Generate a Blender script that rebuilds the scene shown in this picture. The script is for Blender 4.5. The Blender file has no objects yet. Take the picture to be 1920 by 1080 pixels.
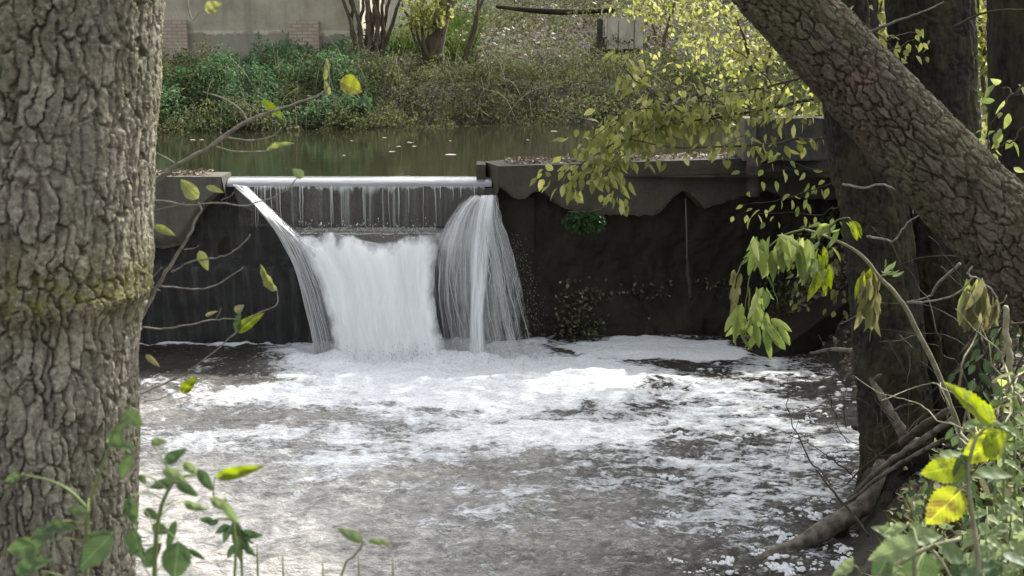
import bpy, math, random
import numpy as np
from mathutils import Vector

rng = np.random.default_rng(11)
SC = bpy.context.scene
COL = SC.collection

# ------------------------------------------------------------------ camera frame
FPX = 2400.0
CAMZ = 4.2
PITCH = math.atan(0.2)
CP, SP = math.cos(PITCH), math.sin(PITCH)


def P(px, py, Y):
    """point of the place seen at photo pixel (px,py), Y metres ahead"""
    dx = (px - 960) / FPX
    dy = (540 - py) / FPX
    t = Y / (CP + dy * SP)
    return np.array([dx * t, Y, CAMZ + t * (-SP + dy * CP)])


def PZ(px, py, z):
    dx = (px - 960) / FPX
    dy = (540 - py) / FPX
    t = (z - CAMZ) / (-SP + dy * CP)
    return np.array([dx * t, t * (CP + dy * SP), z])


# ------------------------------------------------------------------ noise
def _hash(ix, iy, iz, seed):
    h = (ix.astype(np.int64) * 374761393 + iy.astype(np.int64) * 668265263 + iz.astype(np.int64) * 2147483647 + seed * 974711) & 0xFFFFFFFF
    h = ((h ^ (h >> 13)) * 1274126177) & 0xFFFFFFFF
    h = ((h ^ (h >> 16)) * 2246822519) & 0xFFFFFFFF
    h = h ^ (h >> 15)
    return (h & 0xFFFFFF) / float(0xFFFFFF)


def vnoise(p, seed=0):
    p = np.asarray(p, float)
    i = np.floor(p).astype(np.int64)
    f = p - i
    f = f * f * f * (f * (f * 6 - 15) + 10)
    r = 0
    for a in (0, 1):
        for b in (0, 1):
            for c in (0, 1):
                w = (f[..., 0] if a else 1 - f[..., 0]) * (f[..., 1] if b else 1 - f[..., 1]) * (f[..., 2] if c else 1 - f[..., 2])
                r = r + w * _hash(i[..., 0] + a, i[..., 1] + b, i[..., 2] + c, seed)
    return r * 2 - 1


def fbm(p, octv=4, seed=0, gain=.5):
    p = np.asarray(p, float)
    r, a, s = 0, 1.0, 0
    for k in range(octv):
        r = r + a * vnoise(p * (2.03 ** k), seed + 17 * k)
        s += a
        a *= gain
    return r / s


def voro(u, v, nu, seed=0, jit=.85):
    """2d cells, periodic in u with nu cells; returns F1, F2-F1, cell random"""
    iu, iv = np.floor(u).astype(np.int64), np.floor(v).astype(np.int64)
    f1 = np.full(u.shape, 9.0)
    f2 = np.full(u.shape, 9.0)
    cid = np.zeros(u.shape)
    z = np.zeros_like(iu)
    for a in (-1, 0, 1):
        for b in (-1, 0, 1):
            cu, cv = iu + a, iv + b
            cm = np.mod(cu, nu)
            px = cu + .5 + jit * (_hash(cm, cv, z, seed) - .5)
            py = cv + .5 + jit * (_hash(cm, cv, z + 5, seed) - .5)
            d = np.hypot(u - px, v - py)
            r = _hash(cm, cv, z + 9, seed)
            near = d < f1
            f2 = np.where(near, f1, np.minimum(f2, d))
            cid = np.where(near, r, cid)
            f1 = np.where(near, d, f1)
    return f1, f2 - f1, cid


def sstep(a, b, x):
    t = np.clip((x - a) / (b - a), 0, 1)
    return t * t * (3 - 2 * t)


# ------------------------------------------------------------------ objects
def thing(name, label, cat, loc=(0, 0, 0), group=None):
    o = bpy.data.objects.new(name, None)
    COL.objects.link(o)
    o.location = tuple(float(c) for c in loc)
    o.empty_display_size = .2
    o['label'] = label
    o['category'] = cat
    o['kind'] = 'thing'
    if group:
        o['group'] = group
    return o


def tag(o, label=None, cat=None, group=None, kind=None):
    if label:
        o['label'] = label
    if cat:
        o['category'] = cat
    if group:
        o['group'] = group
    o['kind'] = kind or 'thing'
    return o


class MB:
    """collects vertices, faces and point attributes, and links them as one mesh object"""

    def __init__(s):
        s.v, s.f, s.a, s.uv, s.n = [], [], [], [], 0

    def add(s, V, faces, rnd=None, uv=None):
        V = np.asarray(V, float).reshape(-1, 3)
        s.v.append(V)
        for f in (faces if isinstance(faces, list) else [faces]):
            f = np.asarray(f, np.int64)
            if len(f):
                s.f.append(f + s.n)
        s.a.append(np.full(len(V), .5) if rnd is None else np.broadcast_to(np.asarray(rnd, float), (len(V),)))
        s.uv.append(np.zeros((len(V), 2)) if uv is None else np.asarray(uv, float))
        s.n += len(V)
        return s

    def build(s, name, mat, parent=None, origin=None, smooth=True, attrs=None):
        V = np.concatenate(s.v)
        me = bpy.data.meshes.new(name)
        if parent is not None:
            # world location of the parent chain
            L = np.zeros(3)
            q = parent
            while q is not None:
                L = L + np.array(q.location)
                q = q.parent
            base = L
            loc = (0, 0, 0)
        else:
            if origin is None:
                origin = (V[:, 0].mean(), V[:, 1].mean(), V[:, 2].min())
            base = np.array(origin, float)
            loc = tuple(base)
        W = V - base
        me.vertices.add(len(W))
        me.vertices.foreach_set('co', W.astype(np.float32).ravel())
        nl = sum(f.size for f in s.f)
        npoly = sum(len(f) for f in s.f)
        me.loops.add(nl)
        me.polygons.add(npoly)
        li = np.concatenate([f.ravel() for f in s.f])
        me.loops.foreach_set('vertex_index', li.astype(np.int32))
        tot = np.concatenate([np.full(len(f), f.shape[1]) for f in s.f])
        st = np.concatenate([[0], np.cumsum(tot)[:-1]])
        me.polygons.foreach_set('loop_start', st.astype(np.int32))
        me.polygons.foreach_set('loop_total', tot.astype(np.int32))
        me.polygons.foreach_set('use_smooth', np.full(npoly, smooth))
        at = me.attributes.new('rnd', 'FLOAT', 'POINT')
        at.data.foreach_set('value', np.concatenate(s.a).astype(np.float32))
        for k, val in (attrs or {}).items():
            at = me.attributes.new(k, 'FLOAT', 'POINT')
            at.data.foreach_set('value', np.asarray(val).astype(np.float32))
        uvl = me.uv_layers.new(name='UVMap')
        uvl.data.foreach_set('uv', np.concatenate(s.uv)[li].astype(np.float32).ravel())
        me.update()
        me.validate()
        me.materials.append(mat)
        o = bpy.data.objects.new(name, me)
        COL.objects.link(o)
        if parent is not None:
            o.parent = parent
        o.location = loc
        return o


def grid_faces(nr, nc, wrap=False):
    r = np.arange(nr - 1)[:, None]
    c = np.arange(nc if wrap else nc - 1)[None, :]
    c2 = (c + 1) % nc
    return np.stack([r * nc + c, r * nc + c2, (r + 1) * nc + c2, (r + 1) * nc + c], -1).reshape(-1, 4)


def smooth_path(pts, n):
    """Catmull-Rom through pts (k,d), resampled to n points"""
    p = np.asarray(pts, float)
    if len(p) == 2:
        t = np.linspace(0, 1, n)[:, None]
        return p[0] * (1 - t) + p[1] * t
    q = np.vstack([2 * p[0] - p[1], p, 2 * p[-1] - p[-2]])
    d = np.linalg.norm(np.diff(p, axis=0)[:, :3], axis=1)
    cum = np.concatenate([[0], np.cumsum(d)])
    s = np.linspace(0, cum[-1], n)
    k = np.clip(np.searchsorted(cum, s, side='right') - 1, 0, len(p) - 2)
    t = ((s - cum[k]) / np.maximum(d[k], 1e-9))[:, None]
    a, b, c, e = q[k], q[k + 1], q[k + 2], q[k + 3]
    return .5 * ((2 * b) + (-a + c) * t + (2 * a - 5 * b + 4 * c - e) * t ** 2 + (-a + 3 * b - 3 * c + e) * t ** 3)


def frames(path):
    T = np.gradient(path, axis=0)
    T /= np.linalg.norm(T, axis=1)[:, None] + 1e-12
    ref = np.array([0, 1, 0.]) if abs(T[0, 1]) < .8 else np.array([1., 0, 0])
    A = np.zeros_like(T)
    a = ref - T[0] * ref.dot(T[0])
    a /= np.linalg.norm(a)
    for i in range(len(T)):
        a = a - T[i] * a.dot(T[i])
        a /= np.linalg.norm(a) + 1e-12
        A[i] = a
    B = np.cross(T, A)
    return T, A, B


def tube(mb, pts, radii, sides=7, n=None, wob=0., seed=0, rnd=None):
    pr = np.column_stack([np.asarray(pts, float), np.broadcast_to(np.asarray(radii, float), (len(pts),))])
    n = n or max(6, len(pts) * 4)
    q = smooth_path(pr, n)
    path, R = q[:, :3], np.maximum(q[:, 3], .0006)
    if wob:
        path = path + wob * np.stack([vnoise(np.column_stack([np.arange(n) * .45, np.full(n, 3.3 * k + seed), np.zeros(n)]), seed + k) for k in range(3)], 1)
    T, A, B = frames(path)
    th = np.linspace(0, 2 * np.pi, sides, endpoint=False)
    rr = R[:, None] * (1 + .1 * vnoise(np.stack([np.broadcast_to(np.cos(th), (n, sides)) * 1.5, np.broadcast_to(np.sin(th), (n, sides)) * 1.5, np.broadcast_to(np.arange(n)[:, None] * .6, (n, sides)) + seed], -1), seed))
    V = path[:, None, :] + rr[..., None] * (np.cos(th)[None, :, None] * A[:, None, :] + np.sin(th)[None, :, None] * B[:, None, :])
    V = V.reshape(-1, 3)
    F = grid_faces(n, sides, True)
    k = len(V)
    V = np.vstack([V, path[0] - T[0] * R[0] * .3, path[-1] + T[-1] * R[-1] * .6])
    c = np.arange(sides)
    caps = np.vstack([np.column_stack([np.full(sides, k), (c + 1) % sides, c]),
                      np.column_stack([np.full(sides, k + 1), (n - 1) * sides + c, (n - 1) * sides + (c + 1) % sides])])
    uv = np.zeros((len(V), 2))
    uv[:k, 0] = np.tile(th / 6.283, n)
    uv[:k, 1] = np.repeat(np.linspace(0, 1, n), sides)
    uv[k + 1, 1] = 1
    mb.add(V, [F, caps], rnd, uv)
    return path


# ------------------------------------------------------------------ leaves
def leaf_template(kind):
    if kind == 'd':
        v = np.array([[0, 0, 0], [.45, -.5, .09], [.45, .5, .09], [1, 0, -.1], [.5, 0, -.02]])
        f = [[0, 1, 4], [0, 4, 2], [1, 3, 4], [4, 3, 2]]
        return v, [np.array(f)]
    if kind == 'm':
        s = np.array([0, .12, .35, .62, .84, 1.])
        w = np.array([0, .26, .5, .42, .2, 0])
    elif kind == 'willow':
        s = np.array([0, .12, .35, .62, .84, 1.])
        w = np.array([0, .3, .5, .46, .26, 0])
    else:                                   # 'h': toothed, close-up leaf
        n = 23
        s = np.linspace(0, 1, n)
        w = .5 * np.sin(np.pi * np.clip(s, 0, 1) ** .62) ** .8
        saw = (np.arange(n) % 2) * .13
        w = w * (1 - saw)
        w[0] = w[-1] = 0
    n = len(s)
    drop = -.16 * s ** 2
    mid = np.column_stack([s, 0 * s, drop - .0 * s])
    nx = 2 if kind == 'h' else 1
    cols = []
    for c in range(-nx, nx + 1):
        t = c / nx
        lift = .16 * abs(t) * w + (.05 * np.sin(s * 16 + c) * w if kind == 'h' else 0)
        adv = (.08 * abs(t) * w if kind == 'h' else 0)
        cols.append(np.column_stack([s + adv, t * w, drop + lift]))
    V = np.stack(cols, 1).reshape(-1, 3)
    F = grid_faces(n, 2 * nx + 1)
    return V, [F]


def leaves(mb, pos, d, nrm, L, W, kind='d', rnd=None, curl=None):
    pos = np.atleast_2d(pos)
    n = len(pos)
    d = np.broadcast_to(np.atleast_2d(d), (n, 3)).astype(float)
    nrm = np.broadcast_to(np.atleast_2d(nrm), (n, 3)).astype(float)
    d = d / (np.linalg.norm(d, axis=1)[:, None] + 1e-9)
    b = np.cross(nrm, d)
    b /= np.linalg.norm(b, axis=1)[:, None] + 1e-9
    nn = np.cross(d, b)
    tv, tf = leaf_template(kind)
    L = np.broadcast_to(np.asarray(L, float), (n,))
    W = np.broadcast_to(np.asarray(W, float), (n,))
    c = .3 + 1.4 * rng.random(n) if curl is None else np.broadcast_to(np.asarray(curl, float), (n,))
    V = pos[:, None, :] + (tv[None, :, 0, None] * L[:, None, None]) * d[:, None] + (tv[None, :, 1, None] * W[:, None, None]) * b[:, None] + (tv[None, :, 2, None] * (L * c)[:, None, None]) * nn[:, None]
    m = len(tv)
    r = rng.random(n) if rnd is None else np.broadcast_to(np.asarray(rnd, float), (n,))
    off = (np.arange(n) * m)[:, None, None]
    F = [(f[None] + off).reshape(-1, f.shape[1]) for f in tf]
    uv = np.tile(np.column_stack([tv[:, 0], tv[:, 1] + .5]), (n, 1))
    mb.add(V.reshape(-1, 3), F, np.repeat(r, m), uv)


def rdir(n):
    v = rng.normal(size=(n, 3))
    return v / np.linalg.norm(v, axis=1)[:, None]


# ------------------------------------------------------------------ materials
class NT:
    def __init__(s, name):
        s.m = bpy.data.materials.new(name)
        s.m.use_nodes = True
        s.t = s.m.node_tree
        s.t.nodes.clear()
        s.out = s.t.nodes.new('ShaderNodeOutputMaterial')

    def n(s, typ, inputs=None, out=0, **props):
        nd = s.t.nodes.new('ShaderNode' + typ)
        for k, v in props.items():
            setattr(nd, k, v)
        for k, v in (inputs or {}).items():
            sock = nd.inputs[k]
            if isinstance(v, bpy.types.NodeSocket):
                s.t.links.new(v, sock)
            else:
                sock.default_value = v
        return nd.outputs[out]

    def ramp(s, fac, stops, interp='LINEAR'):
        nd = s.t.nodes.new('ShaderNodeValToRGB')
        cr = nd.color_ramp
        cr.interpolation = interp
        while len(cr.elements) < len(stops):
            cr.elements.new(.5)
        for e, (p, c) in zip(cr.elements, stops):
            e.position = p
            e.color = (c[0], c[1], c[2], 1) if not isinstance(c, (int, float)) else (c, c, c, 1)
        s.t.links.new(fac, nd.inputs[0])
        return nd.outputs[0]

    def math(s, op, a, b=0., clamp=False):
        return s.n('Math', {0: a, 1: b}, operation=op, use_clamp=clamp)

    def mix(s, f, a, b):
        nd = s.t.nodes.new('ShaderNodeMix')
        nd.data_type = 'RGBA'
        for k, v in ((0, f), (6, a), (7, b)):
            if isinstance(v, bpy.types.NodeSocket):
                s.t.links.new(v, nd.inputs[k])
            else:
                nd.inputs[k].default_value = v if k == 0 else (*v, 1)[:4]
        return nd.outputs[2]

    def coord(s, scale=(1, 1, 1), kind='Object'):
        c = s.n('TexCoord', out={'Object': 3, 'UV': 2, 'Generated': 0}[kind])
        return s.n('Mapping', {'Vector': c, 'Scale': scale})

    def noise(s, vec, scale, detail=4, rough=.55, dist=0., out=0):
        return s.n('TexNoise', {'Vector': vec, 'Scale': scale, 'Detail': detail, 'Roughness': rough, 'Distortion': dist}, out=out)

    def attr(s, name):
        return s.n('Attribute', out=2, attribute_name=name)

    def surf(s, sh):
        s.t.links.new(sh, s.out.inputs[0])
        return s.m


def rgb(r, g, b):
    return (r, g, b)


def leaf_mat(name, stops, trans=.4, rough=.5, veins=False, blot=None):
    k = NT(name)
    c = k.ramp(k.attr('rnd'), stops)
    v = k.coord()
    c = k.mix(k.math('MULTIPLY', k.noise(v, 9., 3), .5), c, tuple(x * .62 for x in stops[len(stops) // 2][1]))
    if blot:
        c = k.mix(k.ramp(k.noise(v, blot[0], 3), [(.5, 0.), (.62, 1.)]), c, blot[1])
    if veins:
        uv = k.n('TexCoord', out=2)
        sx = k.n('SeparateXYZ', {0: uv})
        sy = k.n('SeparateXYZ', {0: uv}, out=1)
        a = k.math('ABSOLUTE', k.math('SUBTRACT', sy, .5))
        midrib = k.math('LESS_THAN', a, .018)
        w = k.math('SUBTRACT', k.math('MULTIPLY', sx, 9.), k.math('MULTIPLY', a, 7.))
        fr = k.math('ABSOLUTE', k.math('SUBTRACT', k.math('FRACT', w), .5))
        side = k.math('LESS_THAN', fr, .07)
        m = k.math('MULTIPLY', k.math('MAXIMUM', midrib, k.math('MULTIPLY', side, .6)), .45)
        c = k.mix(m, c, tuple(min(1, x * 1.7 + .03) for x in stops[-1][1]))
    p = k.n('BsdfPrincipled', {'Base Color': c, 'Roughness': rough, 'Specular IOR Level': .22})
    tcol = k.n('HueSaturation', {'Color': c, 'Saturation': 1.15, 'Value': 1.5})
    t = k.n('BsdfTranslucent', {'Color': tcol})
    return k.surf(k.n('MixShader', {0: trans, 1: p, 2: t}))


def bark_mat(name, dark, light, moss=(.12, .13, .045), moss_amt=.5, lich=.5):
    k = NT(name)
    v = k.coord()
    vs = k.coord((1, 1, .35))
    c = k.mix(k.ramp(k.noise(vs, 34., 6, .7), [(.36, 0.), (.62, 1.)]), dark, light)
    c = k.mix(k.ramp(k.attr('rnd'), [(.25, .7), (.55, 0.)]), c, tuple(x * .5 for x in light))
    c = k.mix(k.ramp(k.attr('rnd'), [(.55, 0.), (.8, .6)]), c, tuple(min(1, x * 1.25) for x in light))
    c = k.mix(k.math('MULTIPLY', k.ramp(k.noise(v, 2.2, 5, .6), [(.42, 0.), (.66, 1.)]), moss_amt), c, moss)
    c = k.mix(k.math('MULTIPLY', k.attr('moss'), k.ramp(k.noise(v, 22., 4), [(.3, 0.), (.62, .9)])), c, (.2, .19, .055))
    c = k.mix(k.math('MULTIPLY', k.ramp(k.noise(v, 60., 3, .6), [(.6, 0.), (.72, 1.)]), lich), c, tuple(min(1, x * 1.9) for x in light))
    h = k.math('ADD', k.noise(vs, 90., 5, .65), k.math('MULTIPLY', k.noise(v, 240., 3), .5))
    b = k.n('Bump', {'Height': h, 'Strength': .9, 'Distance': .01})
    p = k.n('BsdfPrincipled', {'Base Color': c, 'Roughness': .92, 'Specular IOR Level': .25, 'Normal': b})
    return k.surf(p)


def concrete_mat(name, a, b, stain=(.05, .055, .035), scale=1., wet=.85, streaks=.4):
    k = NT(name)
    v = k.coord()
    vz = k.coord((1.6, 1.6, .22))
    c = k.mix(k.ramp(k.noise(v, 2.1 * scale, 7, .62), [(.3, 0.), (.7, 1.)]), a, b)
    c = k.mix(k.math('MULTIPLY', k.ramp(k.noise(vz, 5. * scale, 5, .6), [(.47, 0.), (.68, 1.)]), streaks), c, stain)
    c = k.mix(k.math('MULTIPLY', k.ramp(k.noise(v, 38. * scale, 4, .7), [(.5, 0.), (.75, 1.)]), .35), c, tuple(x * 1.5 for x in b))
    c = k.mix(k.math('MULTIPLY', k.ramp(k.noise(v, 70. * scale, 3, .7), [(.58, 0.), (.7, 1.)]), .5), c, tuple(x * .5 for x in a))
    h = k.math('ADD', k.noise(v, 26. * scale, 6, .7), k.math('MULTIPLY', k.noise(v, 4. * scale, 4), 1.5))
    bp = k.n('Bump', {'Height': h, 'Strength': .6, 'Distance': .02})
    return k.surf(k.n('BsdfPrincipled', {'Base Color': c, 'Roughness': wet, 'Normal': bp, 'Specular IOR Level': .18}))


def ground_mat():
    k = NT('earth')
    v = k.coord()
    c = k.mix(k.ramp(k.noise(v, 1.3, 6, .65), [(.35, 0.), (.65, 1.)]), (.022, .017, .011), (.045, .037, .021))
    c = k.mix(k.math('MULTIPLY', k.attr('grass'), k.ramp(k.noise(v, 6., 4), [(.25, 0.), (.5, 1.)])), c, (.07, .11, .03))
    b = k.n('Bump', {'Height': k.noise(v, 14., 7, .7), 'Strength': .8, 'Distance': .06})
    return k.surf(k.n('BsdfPrincipled', {'Base Color': c, 'Roughness': .95, 'Normal': b}))


def simple_mat(name, col, rough=.6, spec=.4, noise=None):
    k = NT(name)
    c = k.n('RGB')
    c.node.outputs[0].default_value = (*col, 1)
    if noise:
        v = k.coord()
        c = k.mix(k.ramp(k.noise(v, noise[0], 5), [(.35, 0.), (.65, 1.)]), col, noise[1])
        bp = k.n('Bump', {'Height': k.noise(v, noise[0] * 4, 5), 'Strength': .5, 'Distance': .01})
        return k.surf(k.n('BsdfPrincipled', {'Base Color': c, 'Roughness': rough, 'Specular IOR Level': spec, 'Normal': bp}))
    return k.surf(k.n('BsdfPrincipled', {'Base Color': c, 'Roughness': rough, 'Specular IOR Level': spec}))


def still_water_mat():
    k = NT('still_river_water')
    v = k.coord((1, 2.2, 1))
    b = k.n('Bump', {'Height': k.math('ADD', k.noise(v, 1.6, 3), k.math('MULTIPLY', k.noise(v, 9., 2), .18)), 'Strength': .06, 'Distance': .05})
    c = k.mix(k.noise(v, .8, 3), (.02, .019, .012), (.013, .013, .008))
    return k.surf(k.n('BsdfPrincipled', {'Base Color': c, 'Roughness': .05, 'IOR': 1.33, 'Normal': b}))


def pool_mat():
    k = NT('churned_pool_water')
    v = k.coord()
    vx = k.coord((.62, 1, 1))
    nf = k.noise(vx, 4.2, 8, .68, .6)
    nf2 = k.noise(vx, 19., 7, .72, .5)
    warp = k.n('VectorMath', {0: vx, 1: k.n('VectorMath', {0: k.noise(vx, 1.1, 4, .6, out=1), 'Scale': .9}, operation='SCALE')}, operation='ADD')
    rg = k.math('SUBTRACT', 1., k.math('MULTIPLY', k.math('ABSOLUTE', k.math('SUBTRACT', k.noise(warp, 2.4, 5, .6), .5)), 5.5))
    f = k.math('ADD', k.attr('foam'), k.math('MULTIPLY', k.math('SUBTRACT', nf, .5), 1.3))
    f = k.math('ADD', f, k.math('MULTIPLY', k.math('SUBTRACT', nf2, .5), 1.35))
    f = k.math('ADD', f, k.math('MULTIPLY', k.math('MAXIMUM', rg, -.6), k.math('MULTIPLY', k.attr('net'), .5)))
    mask = k.ramp(f, [(.42, 0.), (.54, .5), (.8, 1.)])
    water = k.mix(k.math('MULTIPLY', k.attr('milk_glare'), k.ramp(k.noise(vx, 11., 7, .7, .5), [(.36, .35), (.6, 1.)])), (.03, .026, .018), (.72, .70, .66))  # pale water tone: aerated water with sky glare mixed into the colour
    foamc = k.mix(k.ramp(k.noise(v, 30., 5, .7), [(.35, 0.), (.6, 1.)]), (.7, .73, .76), (.9, .92, .94))
    c = k.mix(mask, water, foamc)
    rough = k.math('ADD', k.math('MULTIPLY', mask, .75), .06)
    hb = k.math('ADD', k.noise(vx, 9., 6, .62, .4), k.math('MULTIPLY', k.noise(vx, 36., 6, .65), .5))
    hb = k.math('ADD', hb, k.math('MULTIPLY', mask, .25))
    b = k.n('Bump', {'Height': hb, 'Strength': 1., 'Distance': .06})
    return k.surf(k.n('BsdfPrincipled', {'Base Color': c, 'Roughness': rough, 'IOR': 1.33, 'Normal': b}))


def falling_mat(name, su, sv, lo, hi, col=(.82, .86, .9), gloss=.25, dist=.25, edge=True, tone=.0, dark=(.3, .33, .33), tr=.3, bump=.5):
    """streaky falling water: white aerated water over clear gaps, streaks run down the fall (UV v)"""
    k = NT(name)
    uv = k.coord((su, sv, 1), 'UV')
    n1 = k.noise(uv, 1., 6, .65, dist)
    n2 = k.noise(k.coord((su * 4.1, sv * 2.5, 1), 'UV'), 1., 4, .6)
    f = k.math('ADD', k.math('MULTIPLY', n1, .7), k.math('MULTIPLY', n2, .3))
    al = k.ramp(f, [(lo, 0.), (hi, 1.)])
    al = k.math('MULTIPLY', al, k.attr('dens'), True) if edge else al
    c = k.mix(k.ramp(f, [(.36, 0.), (.58, 1.)]), dark, col)
    bp = k.n('Bump', {'Height': f, 'Strength': bump, 'Distance': .05})
    d = k.n('BsdfPrincipled', {'Base Color': c, 'Roughness': .45, 'Normal': bp, 'Specular IOR Level': .4})
    t = k.n('BsdfTranslucent', {'Color': c})
    s = k.n('MixShader', {0: tr, 1: d, 2: t})
    gl = k.n('BsdfGlossy', {'Color': (1, 1, 1, 1), 'Roughness': .12, 'Normal': bp})
    clear = k.n('MixShader', {0: gloss * .3, 1: k.n('BsdfTransparent'), 2: gl})
    return k.surf(k.n('MixShader', {0: al, 1: clear, 2: s}))


M = {}
M['bark_big'] = bark_mat('bark_of_big_trunk', (.125, .108, .078), (.35, .325, .255), moss_amt=.42)
M['bark_lean'] = bark_mat('bark_of_leaning_trunk', (.055, .043, .03), (.14, .118, .088), moss_amt=.3, lich=.35)
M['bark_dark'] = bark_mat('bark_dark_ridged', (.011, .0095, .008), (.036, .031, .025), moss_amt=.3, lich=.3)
M['bark_far'] = bark_mat('bark_of_bankside_shrubs', (.06, .045, .032), (.15, .12, .09), moss_amt=.25, lich=.2)
M['twig'] = simple_mat('twig_bark', (.34, .31, .27), .8, .3, (30., (.17, .15, .12)))
M['twig_dark'] = simple_mat('dark_twig_bark', (.09, .07, .05), .85, .3, (20., (.04, .032, .024)))
M['driftwood'] = simple_mat('dead_wood', (.2, .175, .14), .85, .3, (11., (.05, .042, .033)))
M['stalk'] = simple_mat('dry_stalk', (.34, .33, .22), .7, .3, (20., (.22, .2, .12)))
M['green_stem'] = simple_mat('green_stem', (.16, .2, .07), .6, .3)
M['conc_cap'] = concrete_mat('weathered_concrete', (.05, .046, .035), (.088, .08, .064), streaks=.45)
M['conc_left'] = concrete_mat('damp_concrete', (.085, .08, .066), (.135, .128, .108), streaks=.5)
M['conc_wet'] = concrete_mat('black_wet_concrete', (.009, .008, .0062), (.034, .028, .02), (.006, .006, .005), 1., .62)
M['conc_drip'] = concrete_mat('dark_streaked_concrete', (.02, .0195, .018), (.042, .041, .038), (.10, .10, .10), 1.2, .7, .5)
M['conc_panel'] = concrete_mat('wet_steel_grey_panel', (.048, .045, .042), (.075, .071, .066), (.04, .037, .034), .6, .3, .3)
M['conc_shelf'] = concrete_mat('silty_ledge', (.17, .16, .14), (.24, .225, .2), (.12, .105, .085), 1., .3)
M['stone'] = concrete_mat('lichened_stone', (.035, .034, .028), (.09, .088, .076), (.03, .03, .02), 2., .9, .5)
def render_mat():
    k = NT('old_wall_render')
    v = k.coord()
    z = k.n('SeparateXYZ', {0: k.n('NewGeometry')}, out=2)
    c = k.mix(k.ramp(k.noise(v, 1.1, 7, .65), [(.35, 0.), (.65, 1.)]), (.32, .29, .215), (.50, .46, .355))
    c = k.mix(k.math('MULTIPLY', k.ramp(k.noise(k.coord((1.4, 1.4, .3)), 2.6, 6, .65), [(.5, 0.), (.68, 1.)]), .55), c, (.2, .185, .14))
    lvl = k.math('ADD', z, k.math('MULTIPLY', k.noise(v, 2.2, 5, .6), .7))
    c = k.mix(k.ramp(lvl, [(.0, 1.), (1., 0.)]) if False else k.math('MULTIPLY', k.math('LESS_THAN', lvl, 4.52), .55), c, (.17, .155, .125))
    b = k.n('Bump', {'Height': k.noise(v, 18., 6, .7), 'Strength': .5, 'Distance': .02})
    return k.surf(k.n('BsdfPrincipled', {'Base Color': c, 'Roughness': .92, 'Normal': b}))


M['render'] = render_mat() or concrete_mat('old_wall_render', (.42, .38, .28), (.58, .53, .41), (.2, .185, .145), .55, .9, .6)
M['earth'] = ground_mat()
M['still'] = still_water_mat()
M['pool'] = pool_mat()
M['cascade'] = falling_mat('cascade_white_water', 9., .55, .1, .3, dist=.5, col=(.93, .95, .95), dark=(.78, .8, .79), tr=.15, bump=.12)
M['curtain'] = falling_mat('thin_water_curtain', 12., .6, .42, .64, gloss=.25, dist=.6, dark=(.3, .32, .31))
M['fan'] = falling_mat('fan_of_water', 11., .6, .46, .60, gloss=.2, dist=.7, col=(.9, .93, .93), dark=(.55, .58, .58))
M['jet'] = falling_mat('jet_white_water', 5., 1.3, .25, .5, gloss=.4, col=(.9, .93, .93), dark=(.7, .73, .73), tr=.15)
M['strand'] = simple_mat('water_strands', (.5, .51, .5), .3, .5)
M['foam'] = simple_mat('foam_bubbles', (.84, .86, .88), .8, .3, (40., (.74, .76, .78)))

YEL = [(0., (.19, .25, .03)), (.5, (.25, .31, .04)), (1., (.31, .35, .055))]
M['leaf_glow'] = leaf_mat('yellow_green_leaf', YEL, .55, .5, True, (38., (.13, .15, .04)))
M['leaf_yellow'] = leaf_mat('yellowing_leaf', [(0., (.25, .28, .05)), (.5, (.30, .33, .055)), (1., (.35, .36, .07))], .5, .5, True, (34., (.17, .13, .04)))
M['leaf_green'] = leaf_mat('green_leaf', [(0., (.045, .075, .035)), (.5, (.07, .11, .05)), (1., (.11, .16, .065))], .3, .5, True)
M['leaf_pale'] = leaf_mat('pale_leaf', [(0., (.12, .17, .07)), (.5, (.2, .26, .12)), (1., (.28, .32, .17))], .4, .5, True)
M['leaf_dull'] = leaf_mat('dull_olive_leaf', [(0., (.15, .17, .06)), (.5, (.22, .24, .09)), (1., (.3, .31, .12))], .45, .5, True)
M['leaf_hang'] = leaf_mat('wilting_leaf', [(0., (.12, .17, .07)), (.4, (.22, .28, .09)), (.75, (.33, .38, .13)), (1., (.46, .48, .24))], .52, .45)
M['leaf_dry'] = leaf_mat('withered_leaf', [(0., (.15, .14, .07)), (.5, (.22, .21, .1)), (1., (.3, .28, .15))], .4, .6)
M['autumn'] = leaf_mat('autumn_branch_leaf', [(0., (.11, .12, .045)), (.4, (.195, .21, .07)), (.75, (.29, .30, .10)), (1., (.40, .38, .19))], .52, .5)
M['crownleaf'] = leaf_mat('crown_leaf', [(0., (.06, .09, .02)), (.5, (.1, .13, .03)), (1., (.2, .2, .05))], .4, .5)
M['nettle'] = leaf_mat('nettle_leaf', [(0., (.055, .1, .045)), (.5, (.095, .165, .075)), (1., (.17, .26, .13))], .35, .75)
M['bankleaf'] = leaf_mat('bank_weed_leaf', [(0., (.05, .05, .028)), (.45, (.085, .095, .04)), (.85, (.13, .15, .06)), (1., (.2, .2, .12))], .38, .75)
M['litter'] = leaf_mat('fallen_leaf', [(0., (.06, .046, .03)), (.5, (.13, .10, .07)), (.85, (.24, .19, .14)), (1., (.46, .4, .33))], .15, .6)
M['grass'] = leaf_mat('grass_blade', [(0., (.06, .1, .025)), (.5, (.1, .16, .04)), (1., (.17, .21, .07))], .4, .5)
M['fern'] = leaf_mat('fern_leaf', [(0., (.02, .05, .015)), (.5, (.035, .08, .022)), (1., (.05, .11, .03))], .3, .4)


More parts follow.
